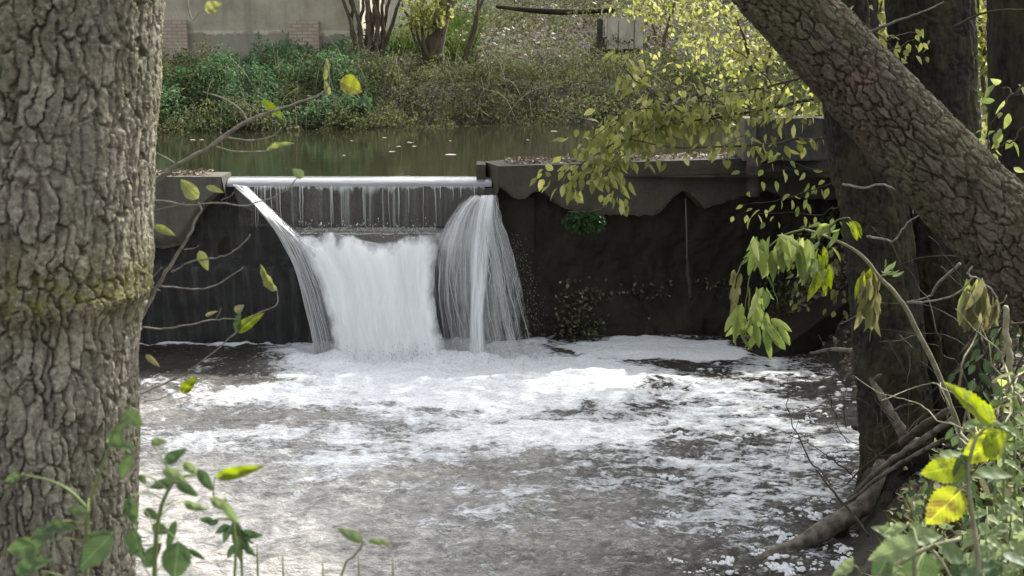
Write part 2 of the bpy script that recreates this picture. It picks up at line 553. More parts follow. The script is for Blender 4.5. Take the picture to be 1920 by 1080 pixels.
# ------------------------------------------------------------------ world, sun, camera
SUN_AZ = math.radians(36)      # to the right of straight ahead
SUN_EL = math.radians(44)
w = bpy.data.worlds.new('World')
SC.world = w
w.use_nodes = True
nt = w.node_tree
nt.nodes.clear()
wo = nt.nodes.new('ShaderNodeOutputWorld')
bg = nt.nodes.new('ShaderNodeBackground')
sky = nt.nodes.new('ShaderNodeTexSky')
sky.sky_type = 'NISHITA'
sky.sun_disc = False
sky.sun_elevation = SUN_EL
sky.sun_rotation = SUN_AZ
sky.dust_density = 4.0
sky.air_density = 1.0
sky.ozone_density = 1.0
hs = nt.nodes.new('ShaderNodeHueSaturation')
hs.inputs['Saturation'].default_value = .22
nt.links.new(sky.outputs[0], hs.inputs['Color'])
nt.links.new(hs.outputs[0], bg.inputs[0])
bg.inputs[1].default_value = .15
nt.links.new(bg.outputs[0], wo.inputs[0])

sl = bpy.data.lights.new('sun', 'SUN')
sl.energy = 2.7
sl.angle = math.radians(.6)
sl.color = (1, .95, .86)
so = bpy.data.objects.new('sun', sl)
COL.objects.link(so)
sd = Vector((math.sin(SUN_AZ) * math.cos(SUN_EL), math.cos(SUN_AZ) * math.cos(SUN_EL), math.sin(SUN_EL)))
so.rotation_euler = sd.to_track_quat('Z', 'Y').to_euler()
so.location = (10, 20, 30)

cam = bpy.data.cameras.new('camera')
cam.sensor_width = 36
cam.lens = 36 * FPX / 1920
cam.clip_start = .05
cam.clip_end = 500
cam.dof.use_dof = True
cam.dof.focus_distance = 13.0
cam.dof.aperture_fstop = 6.5
co = bpy.data.objects.new('camera', cam)
COL.objects.link(co)
co.location = (0, 0, CAMZ)
co.rotation_euler = (math.pi / 2 - PITCH, 0, 0)
SC.camera = co
SC.view_settings.view_transform = 'Standard'
SC.view_settings.look = 'None'
SC.view_settings.exposure = 1.42
SC.view_settings.gamma = 1
SC.render.engine = 'CYCLES'
SC.cycles.use_denoising = True
SC.cycles.transparent_max_bounces = 24
SC.cycles.max_bounces = 7
SC.cycles.sample_clamp_indirect = 6
SC.cycles.caustics_reflective = False
SC.cycles.caustics_refractive = False

CAMV = np.array([0, 0, CAMZ])
SUNV = np.array(sd)
UPV = np.array([0, 0, 1.])

# ------------------------------------------------------------------ terrain
XS_Y = [0, 5, 7, 9.44, 10.7, 12.3, 13.5, 15.0, 16.2, 17.0, 18.0]
XS_X = [-.5, .6, 1.75, 2.62, 3.1, 3.7, 3.9, 4.05, 4.1, 3.95, 3.4]
Z_UP = 2.25


def far_edge(x):
    return 26.6 + np.clip(x + 4, -2, 12) * .28 + .25 * vnoise(np.stack([x * .6, x * 0, x * 0], -1), 4)


def terrain(x, y):
    x = np.asarray(x, float)
    y = np.asarray(y, float)
    near = 2.3 - np.clip(y - 1.5, 0, 9) * .46 - .15 * np.clip(y - 5, 0, 4)
    xs = np.interp(y, XS_Y, XS_X)
    right = np.clip((x - xs) * .8, -.8, 2.0 + .03 * np.clip(x - 5, 0, 30))
    low = np.maximum(np.clip(near, -.8, 3), right)
    low = np.maximum(low, np.clip((-6.2 - x) * .9, -.8, 2.6))
    # upstream side
    e = far_edge(x)
    t = y - e
    bank = 2.05 + .95 * sstep(-.3, 1.6, t) + (.35 + .5 * sstep(-4.5, -2.5, x)) * sstep(1.2, 5.5, t)
    hill = np.clip((y - 33.) * .16, 0, 9) * sstep(-6, 3, x) + np.clip((y - 40) * .2, 0, 6)
    up = np.where(t > -.4, bank + hill, 1.5)
    rb = np.clip((x - 6.3 - .25 * np.clip(y - 19, 0, 8)) * .6, -3, 1.3) + 2.0
    up = np.maximum(up, np.where(y < 29, rb, 0))
    s = sstep(17.75, 18.1, y - .31 * np.clip(x + .2, 0, 6))
    z = low * (1 - s) + up * s
    n = fbm(np.stack([x * .8, y * .8, x * 0], -1), 4, 3)
    return z + .12 * n * sstep(-.3, .4, z)


def build_ground():
    xs = np.concatenate([np.linspace(-90, -12, 24), np.linspace(-11.5, 16, 180), np.linspace(17, 90, 24)])
    ys = np.concatenate([np.linspace(-40, -1, 12), np.linspace(0, 46, 260), np.linspace(47, 160, 30)])
    X, Y = np.meshgrid(xs, ys)
    Z = terrain(X, Y)
    gr = sstep(31, 36, Y) * sstep(-4.6, -3.2, X) * (1 - sstep(-1.5, .5, X))
    mb = MB().add(np.stack([X, Y, Z], -1).reshape(-1, 3), grid_faces(len(ys), len(xs)))
    o = mb.build('ground', M['earth'], origin=(0, 0, 0), attrs={'grass': gr.ravel()})
    tag(o, 'brown river banks and wooded slope around the weir pool', None, kind='structure')


build_ground()


# ------------------------------------------------------------------ water
def build_pool():
    xs = np.arange(-7.5, 5.2, .03)
    ys = np.arange(6.6, 17.62, .03)
    X, Y = np.meshgrid(xs, ys)
    p = np.stack([X, Y, 0 * X], -1)
    wp = p + .5 * np.stack([fbm(p * .7, 3, 21), fbm(p * .7, 3, 22), 0 * X], -1)
    r = np.hypot((X + 1.35) / 2.9, (Y - 16.55) / 2.5)
    core = 1.2 * np.exp(-(r ** 2) * 2.1)
    right_core = .5 * np.exp(-(((X - .35) / 1.5) ** 2 + ((Y - 15.1) / 1.3) ** 2))
    mid = .34 * np.exp(-(((X + 1.6) / 3.0) ** 2 + ((Y - 13.4) / 1.8) ** 2))
    rr = np.hypot((X - 1.95) / 1.35, (Y - 16.75) / .75) + .25 * fbm(p * 1.6, 3, 5)
    raft = 1.15 * (1 - sstep(.75, 1.02, rr))
    clump = .22 * sstep(-.2, 2.2, X) * sstep(8.2, 10.5, Y) * (1 - sstep(15.5, 17, Y))
    arcs = .22 * np.sin(r * 9 + 3 * fbm(p * .8, 3, 8)) * sstep(.5, .9, r) * (1 - sstep(1.4, 2.2, r))
    net = np.clip(1.1 * np.exp(-(((X - .4) / 3.6) ** 2 + ((Y - 13.6) / 3.6) ** 2)), 0, 1)
    f = core + right_core + mid + clump + arcs
    dark_left = sstep(-2.6, -3.3, X) * 0 + (1 - sstep(-3.6, -2.7, X)) * sstep(14.9, 15.8, Y)
    f = f * (1 - .85 * dark_left)
    ch = np.exp(-((Y - (16.75 - .55 * (X - .5))) / .28) ** 2) * sstep(.3, .6, X) * (1 - sstep(2.4, 3.2, X))
    f = f * (1 - .75 * ch)
    f = np.maximum(f, raft)
    f = np.maximum(f, .95 * np.exp(-((Y - 17.0 - .03 * np.sin(X * 5)) / .045) ** 2) * (X < -3.1))
    f = f + .42 * fbm(wp * np.array([1.1, 2.0, 1]), 5, 31) + .08
    # clotted spots on the right
    f1, f21, cid = voro(wp[..., 0] * 5.5, wp[..., 1] * 6.5, 100000, 4)
    spots = .7 * sstep(.4, .05, f1) * (cid > .66) * sstep(1.0, 2.2, X) * (1 - sstep(15.6, 16.6, Y))
    f = np.maximum(f, spots * .95)
    milk_glare = .8 * np.exp(-(((X + 2.7) / 2.3) ** 2 + ((Y - 11.2) / 4.2) ** 2)) + .22 * np.exp(-(((X - .3) / 1.6) ** 2 + ((Y - 11) / 4) ** 2)) + .3 * fbm(wp * np.array([1.0, 2.2, 1]), 5, 41)  # aerated water plus sky glare painted in, strongest at the near left
    milk_glare = np.clip(milk_glare, 0, 1) * (1 - .9 * dark_left) * (1 - .75 * sstep(.6, 2.6, X + .15 * (Y - 10)))
    turb = np.exp(-((X + 1.2) / 2.0) ** 2 - ((Y - 16.2) / 1.2) ** 2)
    calm = 1 - sstep(1.2, 3.2, X) * .7
    h = turb * (.11 * fbm(p * 2.6, 4, 51) + .09 * np.abs(fbm(p * 1.4, 3, 52)))
    h = h + calm * (.045 * fbm(wp * np.array([1.3, 2.2, 1]), 4, 53) + .030 * (1 - np.abs(fbm(wp * np.array([2.8, 5., 1]), 4, 54)) * 2))
    h = h + .006 * np.sin(r * 24) * np.exp(-r) + spots * .03
    h = h + (.014 * fbm(p * np.array([9, 15, 1]), 3, 55) + .022 * fbm(wp * np.array([5, 8.5, 1]), 3, 56)) * calm
    V = np.stack([X, Y, h], -1).reshape(-1, 3)
    o = MB().add(V, grid_faces(len(ys), len(xs))).build('pool_water', M['pool'], origin=(0, 12, 0), attrs={'foam': f.ravel(), 'milk_glare': milk_glare.ravel(), 'net': net.ravel()})
    tag(o, 'churning foam streaked water of the weir pool', None, kind='structure')


build_pool()

CR_L, CR_R = P(445, 350, 17.2), P(908, 350, 17.2)     # ends of the crest


def build_river():
    mb = MB()
    xs = np.linspace(-30, 9.5, 80)
    ys = np.linspace(17.5, 31, 40)
    X, Y = np.meshgrid(xs, ys)
    mb.add(np.stack([X, Y, Z_UP + 0 * X], -1).reshape(-1, 3), grid_faces(40, 80))
    o = mb.build('river_water', M['still'], origin=(0, 22, Z_UP))
    tag(o, 'still dark water of the river above the weir', None, kind='structure')


build_river()


# ------------------------------------------------------------------ solid helpers
def box(mb, x0, x1, y0, y1, z0, z1, nseg=(1, 1, 1), rough=0., seed=0, xform=None):
    """box with subdivided, slightly worn faces"""
    def face(o, a, b, na, nb):
        u, v = np.meshgrid(np.linspace(0, 1, na + 1), np.linspace(0, 1, nb + 1))
        V = np.array(o) + u[..., None] * np.array(a) + v[..., None] * np.array(b)
        return V.reshape(-1, 3), grid_faces(nb + 1, na + 1)
    dx, dy, dz = x1 - x0, y1 - y0, z1 - z0
    nx, ny, nz = nseg
    for o, a, b, na, nb in (((x0, y0, z0), (dx, 0, 0), (0, 0, dz), nx, nz), ((x1, y1, z0), (-dx, 0, 0), (0, 0, dz), nx, nz),
                            ((x0, y1, z0), (0, -dy, 0), (0, 0, dz), ny, nz), ((x1, y0, z0), (0, dy, 0), (0, 0, dz), ny, nz),
                            ((x0, y0, z1), (dx, 0, 0), (0, dy, 0), nx, ny), ((x0, y1, z0), (dx, 0, 0), (0, -dy, 0), nx, ny)):
        V, F = face(o, a, b, na, nb)
        if rough:
            D = np.stack([fbm(V * 3.1 + 7.7 * k, 4, seed + k) for k in range(3)], -1)
            c = np.array([(x0 + x1) / 2, (y0 + y1) / 2, (z0 + z1) / 2])
            V = V + rough * D
        if xform is not None:
            V = xform(V)
        mb.add(V, F)
    return mb


def heightwall(pts_x, zs, yfun, mb, xform=None):
    """upright rough face: y = yfun(x,z)"""
    X, Z = np.meshgrid(pts_x, zs)
    Y = yfun(X, Z)
    V = np.stack([X, Y, Z], -1).reshape(-1, 3)
    if xform is not None:
        V = xform(V)
    mb.add(V, grid_faces(len(zs), len(pts_x)))


# right-hand wall runs back at a slant: local (s, t, z) -> world
A0 = np.array([-.18, 17.0])
WD = np.array([1, .31]) / math.hypot(1, .31)
WN = np.array([-WD[1], WD[0]])


def rw(V):
    V = np.asarray(V, float)
    out = np.empty_like(V)
    out[:, :2] = A0 + V[:, :1] * WD + V[:, 1:2] * WN
    out[:, 2] = V[:, 2]
    return out


def cap_bottom(s):
    """eroded lower edge of the concrete cap along the right wall (pixel outline turned into metres)"""
    px = [930, 938, 950, 965, 985, 1000, 1015, 1035, 1050, 1080, 1150, 1220, 1240, 1262, 1280, 1295, 1310, 1322, 1345, 1375, 1400, 1440, 1480, 1700]
    py = [372, 352, 360, 372, 374, 362, 357, 372, 388, 398, 404, 404, 396, 372, 359, 361, 376, 391, 384, 376, 366, 356, 372, 380]
    ss, zz = [], []
    for a, b in zip(px, py):
        # intersect view ray with wall plane
        dx, dy = (a - 960) / FPX, (540 - b) / FPX
        d = np.array([dx, CP + dy * SP, -SP + dy * CP])
        t = (A0 @ WN) / (d[:2] @ WN)
        q = d * t
        ss.append((q[:2] - A0) @ WD)
        zz.append(CAMZ + q[2])
    return np.interp(s, ss, zz)


def build_right_wall():
    t = thing('concrete_wall', 'long concrete wall with an eroded scalloped underside and brown leaves on top', 'wall', (1.6, 17.6, 0))
    ztop = 2.45
    S = np.linspace(0.0, 5.6, 420)
    zb = cap_bottom(S) + .035 * fbm(np.stack([S * 7, S * 0, S * 0], -1), 5, 3, .65)
    mb = MB()
    nz = 26
    K = np.linspace(0, 1, nz)
    # front
    X = np.broadcast_to(S, (nz, len(S)))
    Z = ztop + (zb - ztop)[None] * K[:, None]
    Yf = .012 * fbm(np.stack([X * 2, Z * 2, X * 0], -1), 4, 9) + .02 * sstep(.9, 1, K)[:, None]
    mb.add(rw(np.stack([X, Yf, Z], -1).reshape(-1, 3)), grid_faces(nz, len(S))[:, ::-1])
    # underside
    X2 = np.broadcast_to(S, (6, len(S)))
    Y2 = np.linspace(.02, .7, 6)[:, None] + 0 * X2
    Z2 = np.broadcast_to(zb, (6, len(S)))
    Y2 = Y2.copy()
    Y2[0] = Yf[-1]
    mb.add(rw(np.stack([X2, Y2, Z2], -1).reshape(-1, 3)), grid_faces(6, len(S))[:, ::-1])
    # top
    Y3 = np.linspace(0, .75, 8)[:, None] + 0 * np.broadcast_to(S, (8, len(S)))
    Y3[0] = Yf[0]
    Z3 = ztop + .01 * fbm(np.stack([np.broadcast_to(S, Y3.shape) * 4, Y3 * 4, 0 * Y3], -1), 3, 2)
    Z3[0] = Z[0]
    mb.add(rw(np.stack([np.broadcast_to(S, Y3.shape), Y3, Z3], -1).reshape(-1, 3)), grid_faces(8, len(S)))
    # end and back
    e = [(0, Yf[0, 0], ztop), (0, .75, ztop), (0, .75, 1.5), (0, Yf[-1, 0], zb[0])]
    mb.add(rw(np.array(e)), np.array([[0, 1, 2, 3]]))
    mb.add(rw(np.array([(0, .75, ztop), (5.6, .75, ztop), (5.6, .75, .8), (0, .75, .8)])), np.array([[0, 1, 2, 3]]))
    mb.build('coping', M['conc_cap'], t, smooth=False)
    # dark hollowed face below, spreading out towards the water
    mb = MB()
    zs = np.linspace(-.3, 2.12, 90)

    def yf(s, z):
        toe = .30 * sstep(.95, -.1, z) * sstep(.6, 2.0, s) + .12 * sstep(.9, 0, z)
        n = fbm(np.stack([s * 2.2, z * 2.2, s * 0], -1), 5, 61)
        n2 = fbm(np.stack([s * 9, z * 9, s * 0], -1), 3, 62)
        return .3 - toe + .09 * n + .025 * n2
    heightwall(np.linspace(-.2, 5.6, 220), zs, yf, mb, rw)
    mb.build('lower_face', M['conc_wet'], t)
    # end post beside the crest, behind a narrow slot
    mb = MB()
    a, b = P(893, 303, 17.35), P(914, 303, 17.35)
    box(mb, a[0], b[0] - .03, 17.32, 17.75, 1.4, 2.44, (4, 6, 12), .008, 5)
    mb.build('slot_post', M['conc_cap'], t, smooth=False)
    # reddish brown upright stub at the end of the clean coping
    mb = MB()
    q = P(1412, 330, 17.85)
    tube(mb, [(q[0], q[1], 1.95), (q[0], q[1] + .01, 2.25), (q[0], q[1], 2.42)], [.1, .1, .1], 14, 10)
    mb.build('pipe_stub', simple_mat('grey_brown_stub', (.075, .062, .052), .85, .3, (8., (.04, .034, .03))), t)


build_right_wall()


def build_left_wall():
    t = thing('concrete_wall', 'short damp concrete wall end with drip streaks, behind the thin twigs', 'wall', (-5, 17.3, 0))
    x1 = P(415, 332, 17.0)[0]
    zt = 2.31
    S = np.linspace(-10, x1, 160)
    # lower edge of the pale face falls away in a curve towards the crest
    px = np.array([-600, 270, 300, 335, 350, 365, 385, 410, 425])
    py = np.array([455, 462, 470, 462, 440, 410, 385, 362, 345])
    Q = np.array([P(a, b, 17.0) for a, b in zip(px, py)])
    zb = np.interp(S, Q[:, 0], Q[:, 2])
    mb = MB()
    nz = 24
    K = np.linspace(0, 1, nz)[:, None]
    X = np.broadcast_to(S, (nz, len(S)))
    Z = zt + (zb - zt)[None] * K
    Y = 17.0 + .012 * fbm(np.stack([X * 2, Z * 2, X * 0], -1), 4, 19) + .12 * sstep(.75, 1, K) ** 2
    mb.add(np.stack([X, Y, Z], -1).reshape(-1, 3), grid_faces(nz, len(S))[:, ::-1])
    Yt = np.linspace(0, .6, 6)[:, None] + Y[0][None]
    mb.add(np.stack([np.broadcast_to(S, Yt.shape), Yt, zt + 0 * Yt], -1).reshape(-1, 3), grid_faces(6, len(S)))
    Yu = np.linspace(0, .5, 5)[:, None] + Y[-1][None]
    mb.add(np.stack([np.broadcast_to(S, Yu.shape), Yu, np.broadcast_to(zb, Yu.shape)], -1).reshape(-1, 3), grid_faces(5, len(S))[:, ::-1])
    mb.add(np.array([(x1, Y[0, -1], zt), (x1, Y[0, -1] + .6, zt), (x1, Y[0, -1] + .6, 1.2), (x1, Y[-1, -1], zb[-1])]), np.array([[0, 1, 2, 3]]))
    mb.build('coping', M['conc_left'], t, smooth=False)
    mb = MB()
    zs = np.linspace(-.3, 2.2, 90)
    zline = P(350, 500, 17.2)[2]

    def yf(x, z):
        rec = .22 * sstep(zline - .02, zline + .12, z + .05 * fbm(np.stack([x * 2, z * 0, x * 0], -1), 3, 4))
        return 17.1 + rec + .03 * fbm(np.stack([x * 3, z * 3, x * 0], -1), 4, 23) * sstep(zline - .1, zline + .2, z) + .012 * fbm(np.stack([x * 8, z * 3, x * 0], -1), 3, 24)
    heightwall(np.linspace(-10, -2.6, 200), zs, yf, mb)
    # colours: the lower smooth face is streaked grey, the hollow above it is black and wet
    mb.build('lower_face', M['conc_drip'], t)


build_left_wall()


def build_weir():
    t = thing('weir', 'straight river weir with a smooth grey panel and silty ledge under its crest', 'weir', (-2, 17.3, 0))
    xl, xr = CR_L[0] - .05, CR_R[0] + .12
    zl = P(700, 428, 17.05)[2]
    mb = MB()
    xs = np.linspace(xl, xr, 60)
    zs = np.linspace(zl - .05, 2.135, 20)
    X, Z = np.meshgrid(np.linspace(0, 1, 60), zs)
    X = xr + (1 - X) * ((xl + .62 * sstep(2.1, zl, Z) * (2.1 - Z) / (2.1 - zl)) - xr)
    Y = 17.23 + .004 * fbm(np.stack([X * 3, Z * 3, X * 0], -1), 3, 2)
    mb.add(np.stack([X, Y, Z], -1).reshape(-1, 3), grid_faces(20, 60))
    mb.build('panel', M['conc_panel'], t)
    mb = MB()
    box(mb, P(548, 430, 16.93)[0], xr, 16.93, 17.6, zl - .28, zl - .02, (60, 8, 6), .02, 31)
    mb.build('ledge', M['conc_shelf'], t)
    mb = MB()
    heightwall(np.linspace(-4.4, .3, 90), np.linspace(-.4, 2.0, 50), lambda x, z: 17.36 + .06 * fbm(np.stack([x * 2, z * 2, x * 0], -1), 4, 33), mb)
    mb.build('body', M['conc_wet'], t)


build_weir()


# ------------------------------------------------------------------ waterfall
def sheet(le, ri, Y0, Y1, nu, nv, bulge=0., pw=2., disp=0., dseed=0, under=.0):
    """sheet of falling water between two outlines (photo pixels), leaving at Y0 and landing at Y1"""
    def rs(pts):
        p = np.array(pts, float)
        d = np.concatenate([[0], np.cumsum(np.hypot(*np.diff(p, axis=0).T))])
        s = np.linspace(0, d[-1], nv)
        return np.column_stack([np.interp(s, d, p[:, 0]), np.interp(s, d, p[:, 1])])
    L, R = rs(le), rs(ri)
    v = np.linspace(0, 1, nv)
    u = np.linspace(0, 1, nu)
    V = np.zeros((nv, nu, 3))
    for i in range(nv):
        Y = Y0 + (Y1 - Y0) * v[i] ** (1 / pw)
        a, b = P(*L[i], Y), P(*R[i], Y)
        V[i] = a[None] * (1 - u[:, None]) + b[None] * u[:, None]
    V[..., 1] -= bulge * (1 - (2 * u[None] - 1) ** 2) * (.25 + .75 * v[:, None])
    if disp:
        V[..., 1] -= disp * (.15 + v[:, None]) ** .5 * (fbm(np.stack([V[..., 0] * 4, V[..., 2] * .8, V[..., 0] * 0], -1), 4, dseed) + .16 * fbm(np.stack([V[..., 0] * 16, V[..., 2] * 5, V[..., 0] * 0], -1), 3, dseed + 7))
        V[..., 0] += .25 * disp * fbm(np.stack([V[..., 0] * 6, V[..., 2] * 3, V[..., 0] * 0 + 4], -1), 4, dseed + 3)
    UV = np.stack(np.broadcast_arrays(u[None, :], v[:, None]), -1).reshape(-1, 2)
    return V, UV, u, v


def build_falls():
    t = thing('waterfall', 'white water pouring over the weir crest into the foaming pool', 'waterfall', (-1.6, 16.7, 0))
    # smooth water bending over the crest
    mb = MB()
    n = 14
    xs = np.linspace(CR_L[0] - .15, CR_R[0] + .1, 120)
    a = np.linspace(0, np.pi / 2, n)
    prof = [(17.56, Z_UP + .003)] + [(17.44 - .22 * math.sin(q), Z_UP + .003 - .1 * (1 - math.cos(q))) for q in a]
    prof = np.array(prof)
    X = np.broadcast_to(xs, (len(prof), len(xs)))
    Yp = prof[:, :1] + 0 * X
    Zp = prof[:, 1:] + .014 * fbm(np.stack([X * 2.2, Yp * 3, X * 0], -1), 4, 3) * np.linspace(0, 1, len(prof))[:, None]
    mb.add(np.stack([X, Yp, Zp], -1).reshape(-1, 3), grid_faces(len(prof), len(xs))[:, ::-1])
    k = NT('smooth_crest_water')
    v = k.coord((1, 3, 3))
    b = k.n('Bump', {'Height': k.noise(v, 5., 4), 'Strength': .25, 'Distance': .03})
    cm = k.surf(k.n('BsdfPrincipled', {'Base Color': (.26, .265, .27, 1), 'Roughness': .14, 'IOR': 1.5, 'Specular IOR Level': .8, 'Normal': b}))  # pale base: thin aerated water, with sky reflection put into the colour
    mb.build('crest_water', cm, t)
    # thin film and trickles down the panel
    r2 = np.random.default_rng(3)
    zl = P(700, 430, 17.0)[2]
    ztop = Z_UP - .1
    nu, nv = 260, 50
    u, vv = np.linspace(0, 1, nu), np.linspace(0, 1, nv)
    xle = CR_L[0] + .08 + .5 * vv[:, None]
    X = CR_L[0] + (CR_R[0] - CR_L[0]) * u[None] + .012 * vv[:, None] * fbm(np.stack([u * 30, u * 0, u * 0], -1), 2, 3)[None]
    Z = ztop + .012 - (ztop - zl) * vv[:, None] + 0 * X
    Yp = 17.215 - .03 * vv[:, None] + .004 * fbm(np.stack([X * 14, Z * 2, 0 * X], -1), 3, 8)
    grp = sstep(-.15, .45, fbm(np.stack([u * 11, u * 0, u * 0], -1), 3, 12)) * (1 - .75 * sstep(.62, .8, u))
    fr = .055 + .05 * vnoise(np.stack([u * 90, u * 0, u * 0], -1), 4) + .09 * grp * (vnoise(np.stack([u * 60, u * 0, u * 0], -1), 9) + .5)
    dens = 1.15 * np.clip(1.35 - vv[:, None] / np.maximum(fr, .02)[None], 0, 1) + (.1 + .62 * grp[None]) * (1 - .35 * vv[:, None]) * sstep(0, .45, vnoise(np.stack([u * 95, u * 0, u * 0], -1), 14))[None]
    dens = dens * np.minimum(1, vv[:, None] * 40 + .3) * sstep(xle - .03, xle + .04, X)
    UV = np.stack(np.broadcast_arrays(u[None], vv[:, None]), -1).reshape(-1, 2)
    mb = MB().add(np.stack([X, Yp, Z], -1).reshape(-1, 3), grid_faces(nv, nu)[:, ::-1], None, UV)
    mb.build('film', falling_mat('panel_film', 120., .5, .3, .62, gloss=.25, dist=.1, col=(.8, .82, .8), dark=(.55, .56, .54)), t, attrs={'dens': dens.ravel()})
    for i in range(22):
        px = 478 + r2.random() ** 1.3 * 430
        ln = .3 + .3 * r2.random()
        if px > 820:
            ln *= .35
        a = P(px, 352, 17.2)
        z0 = ztop - .01
        z1 = max(zl, z0 - ln)
        w_ = .003 + .0045 * r2.random()
        drift = .03 * (r2.random() - .3)
        mb = MB()
        tube(mb, [(a[0], 17.205, z0 + .015), (a[0] + drift * .4, 17.18, z0 - .35 * (z0 - z1)), (a[0] + drift, 17.16, z1)], [w_ * 1.2, w_, w_ * .4], 5, 9, .006, i)
        mb.build('trickle', M['strand'], t)
    # main white cascade, two layers
    le = [(532, 440), (548, 462), (575, 490), (598, 530), (610, 580), (622, 630), (632, 690)]
    ri = [(826, 432), (818, 470), (815, 520), (816, 570), (824, 615), (838, 655), (845, 690)]
    V, UV, u, vv = sheet(le, ri, 16.93, 16.3, 150, 120, .12, 2., .1, 71)
    # ragged upper lip
    lip = .07 * fbm(np.stack([V[0, :, 0] * 2.6, V[0, :, 0] * 0, V[0, :, 0] * 0], -1), 4, 5) - .1 * np.exp(-((u - .62) / .2) ** 2)
    V[..., 2] += lip[None] * (1 - vv[:, None]) ** 3
    rag = fbm(np.stack([V[..., 0] * 7, V[..., 2] * 6, 0 * V[..., 0]], -1), 4, 15)
    dens = np.clip(np.minimum(u, 1 - u)[None] * 8 + .3 * rag + .05, 0, 1) * sstep(-.02, .16, vv[:, None] + .10 * rag)
    mb = MB().add(V.reshape(-1, 3), grid_faces(120, 150)[:, ::-1], None, UV)
    mb.build('cascade', M['cascade'], t, attrs={'dens': (dens * 1.25).ravel()})
    V2 = V.copy()
    V2[..., 1] += .1
    mb = MB().add(V2.reshape(-1, 3), grid_faces(120, 150)[:, ::-1], None, UV + .37)
    mb.build('cascade_core', M['cascade'], t, attrs={'dens': (dens * 1.25).ravel()})
    # water sliding over the ledge before it breaks
    nu, nv = 120, 16
    u, vv = np.linspace(0, 1, nu), np.linspace(0, 1, nv)
    xa, xb = P(556, 430, 16.95)[0], P(822, 430, 16.95)[0]
    X = xa + (xb - xa) * u[None] + 0 * vv[:, None]
    Yp = 17.2 - .3 * vv[:, None] + 0 * X
    Z = zl + .0 + .012 * fbm(np.stack([X * 6, Yp * 9, 0 * X], -1), 4, 5) - .05 * vv[:, None] ** 3
    UV = np.stack(np.broadcast_arrays(u[None], vv[:, None]), -1).reshape(-1, 2)
    dens = (.35 + .5 * vv[:, None] + .5 * fbm(np.stack([X * 5, Yp * 5, 0 * X], -1), 4, 7)) * np.clip(np.minimum(u, 1 - u)[None] * 14, 0, 1)
    mb = MB().add(np.stack([X, Yp, Z], -1).reshape(-1, 3), grid_faces(nv, nu)[:, ::-1], None, UV)
    mb.build('slide', falling_mat('sliding_water', 26., 1.5, .25, .55, gloss=.6, dist=.5, col=(.62, .62, .59), dark=(.3, .29, .27)), t, attrs={'dens': dens.ravel()})
    # thin dark-and-grey curtain at the left, with a bright rim
    le = [(438, 347), (470, 374), (500, 410), (530, 452), (553, 500), (570, 560), (582, 615), (592, 690)]
    ri = [(462, 350), (520, 405), (562, 442), (604, 475), (630, 540), (645, 600), (656, 640), (668, 690)]
    for j, dy in enumerate((0, .07)):
        V, UV, u, vv = sheet(le, ri, 17.12, 16.45, 60, 110, .08, 2., .05, 81 + j)
        V[..., 1] += dy
        rope = fbm(np.stack([u[None] * 5 + 0 * vv[:, None], vv[:, None] * 1.5 + 0 * u[None], 0 * V[..., 0] + j], -1), 4, 6)
        dens = (.5 + .7 * np.exp(-(u / .16) ** 2) + .35 * (1 - vv[:, None]) + .6 * rope) * np.minimum(1, (1 - u) * 6 + .2) * np.clip((u[None] + .06 * rope) * 14 + .25, 0, 1)
        mb = MB().add(V.reshape(-1, 3), grid_faces(110, 60)[:, ::-1], None, UV + j * .4)
        mb.build('side_curtain' if j == 0 else 'side_curtain_veil', M['curtain'], t, attrs={'dens': dens.ravel()})
    # fan at the right end of the crest
    le = [(884, 368), (860, 385), (838, 415), (822, 450), (815, 500), (815, 560), (822, 615), (838, 690)]
    ri = [(932, 366), (936, 400), (950, 440), (966, 490), (978, 540), (990, 600), (1000, 640), (1008, 690)]
    for j, dy in enumerate((0, .12)):
        V, UV, u, vv = sheet(le, ri, 17.05, 16.5, 80, 110, .25, 2., .05, 91 + j)
        V[..., 1] += dy
        rope = fbm(np.stack([u[None] * 7 + 0 * vv[:, None], vv[:, None] * 1.3 + 0 * u[None], 0 * V[..., 0] + j], -1), 4, 5)
        fth = np.clip((np.minimum(u, 1 - u)[None] + .05 * rope - .01 * 1) * 11, 0, 1)
        dens = fth * (.75 + .9 * rope) * (1 - .5 * np.exp(-((u[None] - .25) / .22) ** 2) * sstep(.2, .5, vv[:, None])) * np.clip(.55 + .6 * np.exp(-((u[None] - .1 - .5 * vv[:, None] * 0) / .1) ** 2) * (1 - vv[:, None]) + .5 * (1 - vv[:, None]) ** 2 + .25 * vv[:, None] ** 4, 0, 1.3)
        mb = MB().add(V.reshape(-1, 3), grid_faces(110, 80)[:, ::-1], None, UV + j * .31)
        mb.build('fan' if j == 0 else 'fan_veil', M['fan'], t, attrs={'dens': np.broadcast_to(dens, (110, 80)).ravel()})
    le = [(902, 366), (892, 400), (884, 450), (881, 520), (880, 600), (878, 690)]
    ri = [(928, 366), (926, 400), (922, 450), (914, 520), (908, 600), (912, 690)]
    V, UV, u, vv = sheet(le, ri, 17.0, 16.25, 30, 110, .08, 2., .05, 99)
    dens = np.minimum(1, np.minimum(u, 1 - u) * 5) * (1.15 - .3 * vv[:, None])
    mb = MB().add(V.reshape(-1, 3), grid_faces(110, 30)[:, ::-1], None, UV)
    mb.build('jet', M['jet'], t, attrs={'dens': dens.ravel()})
    # separate strands
    mb = MB()
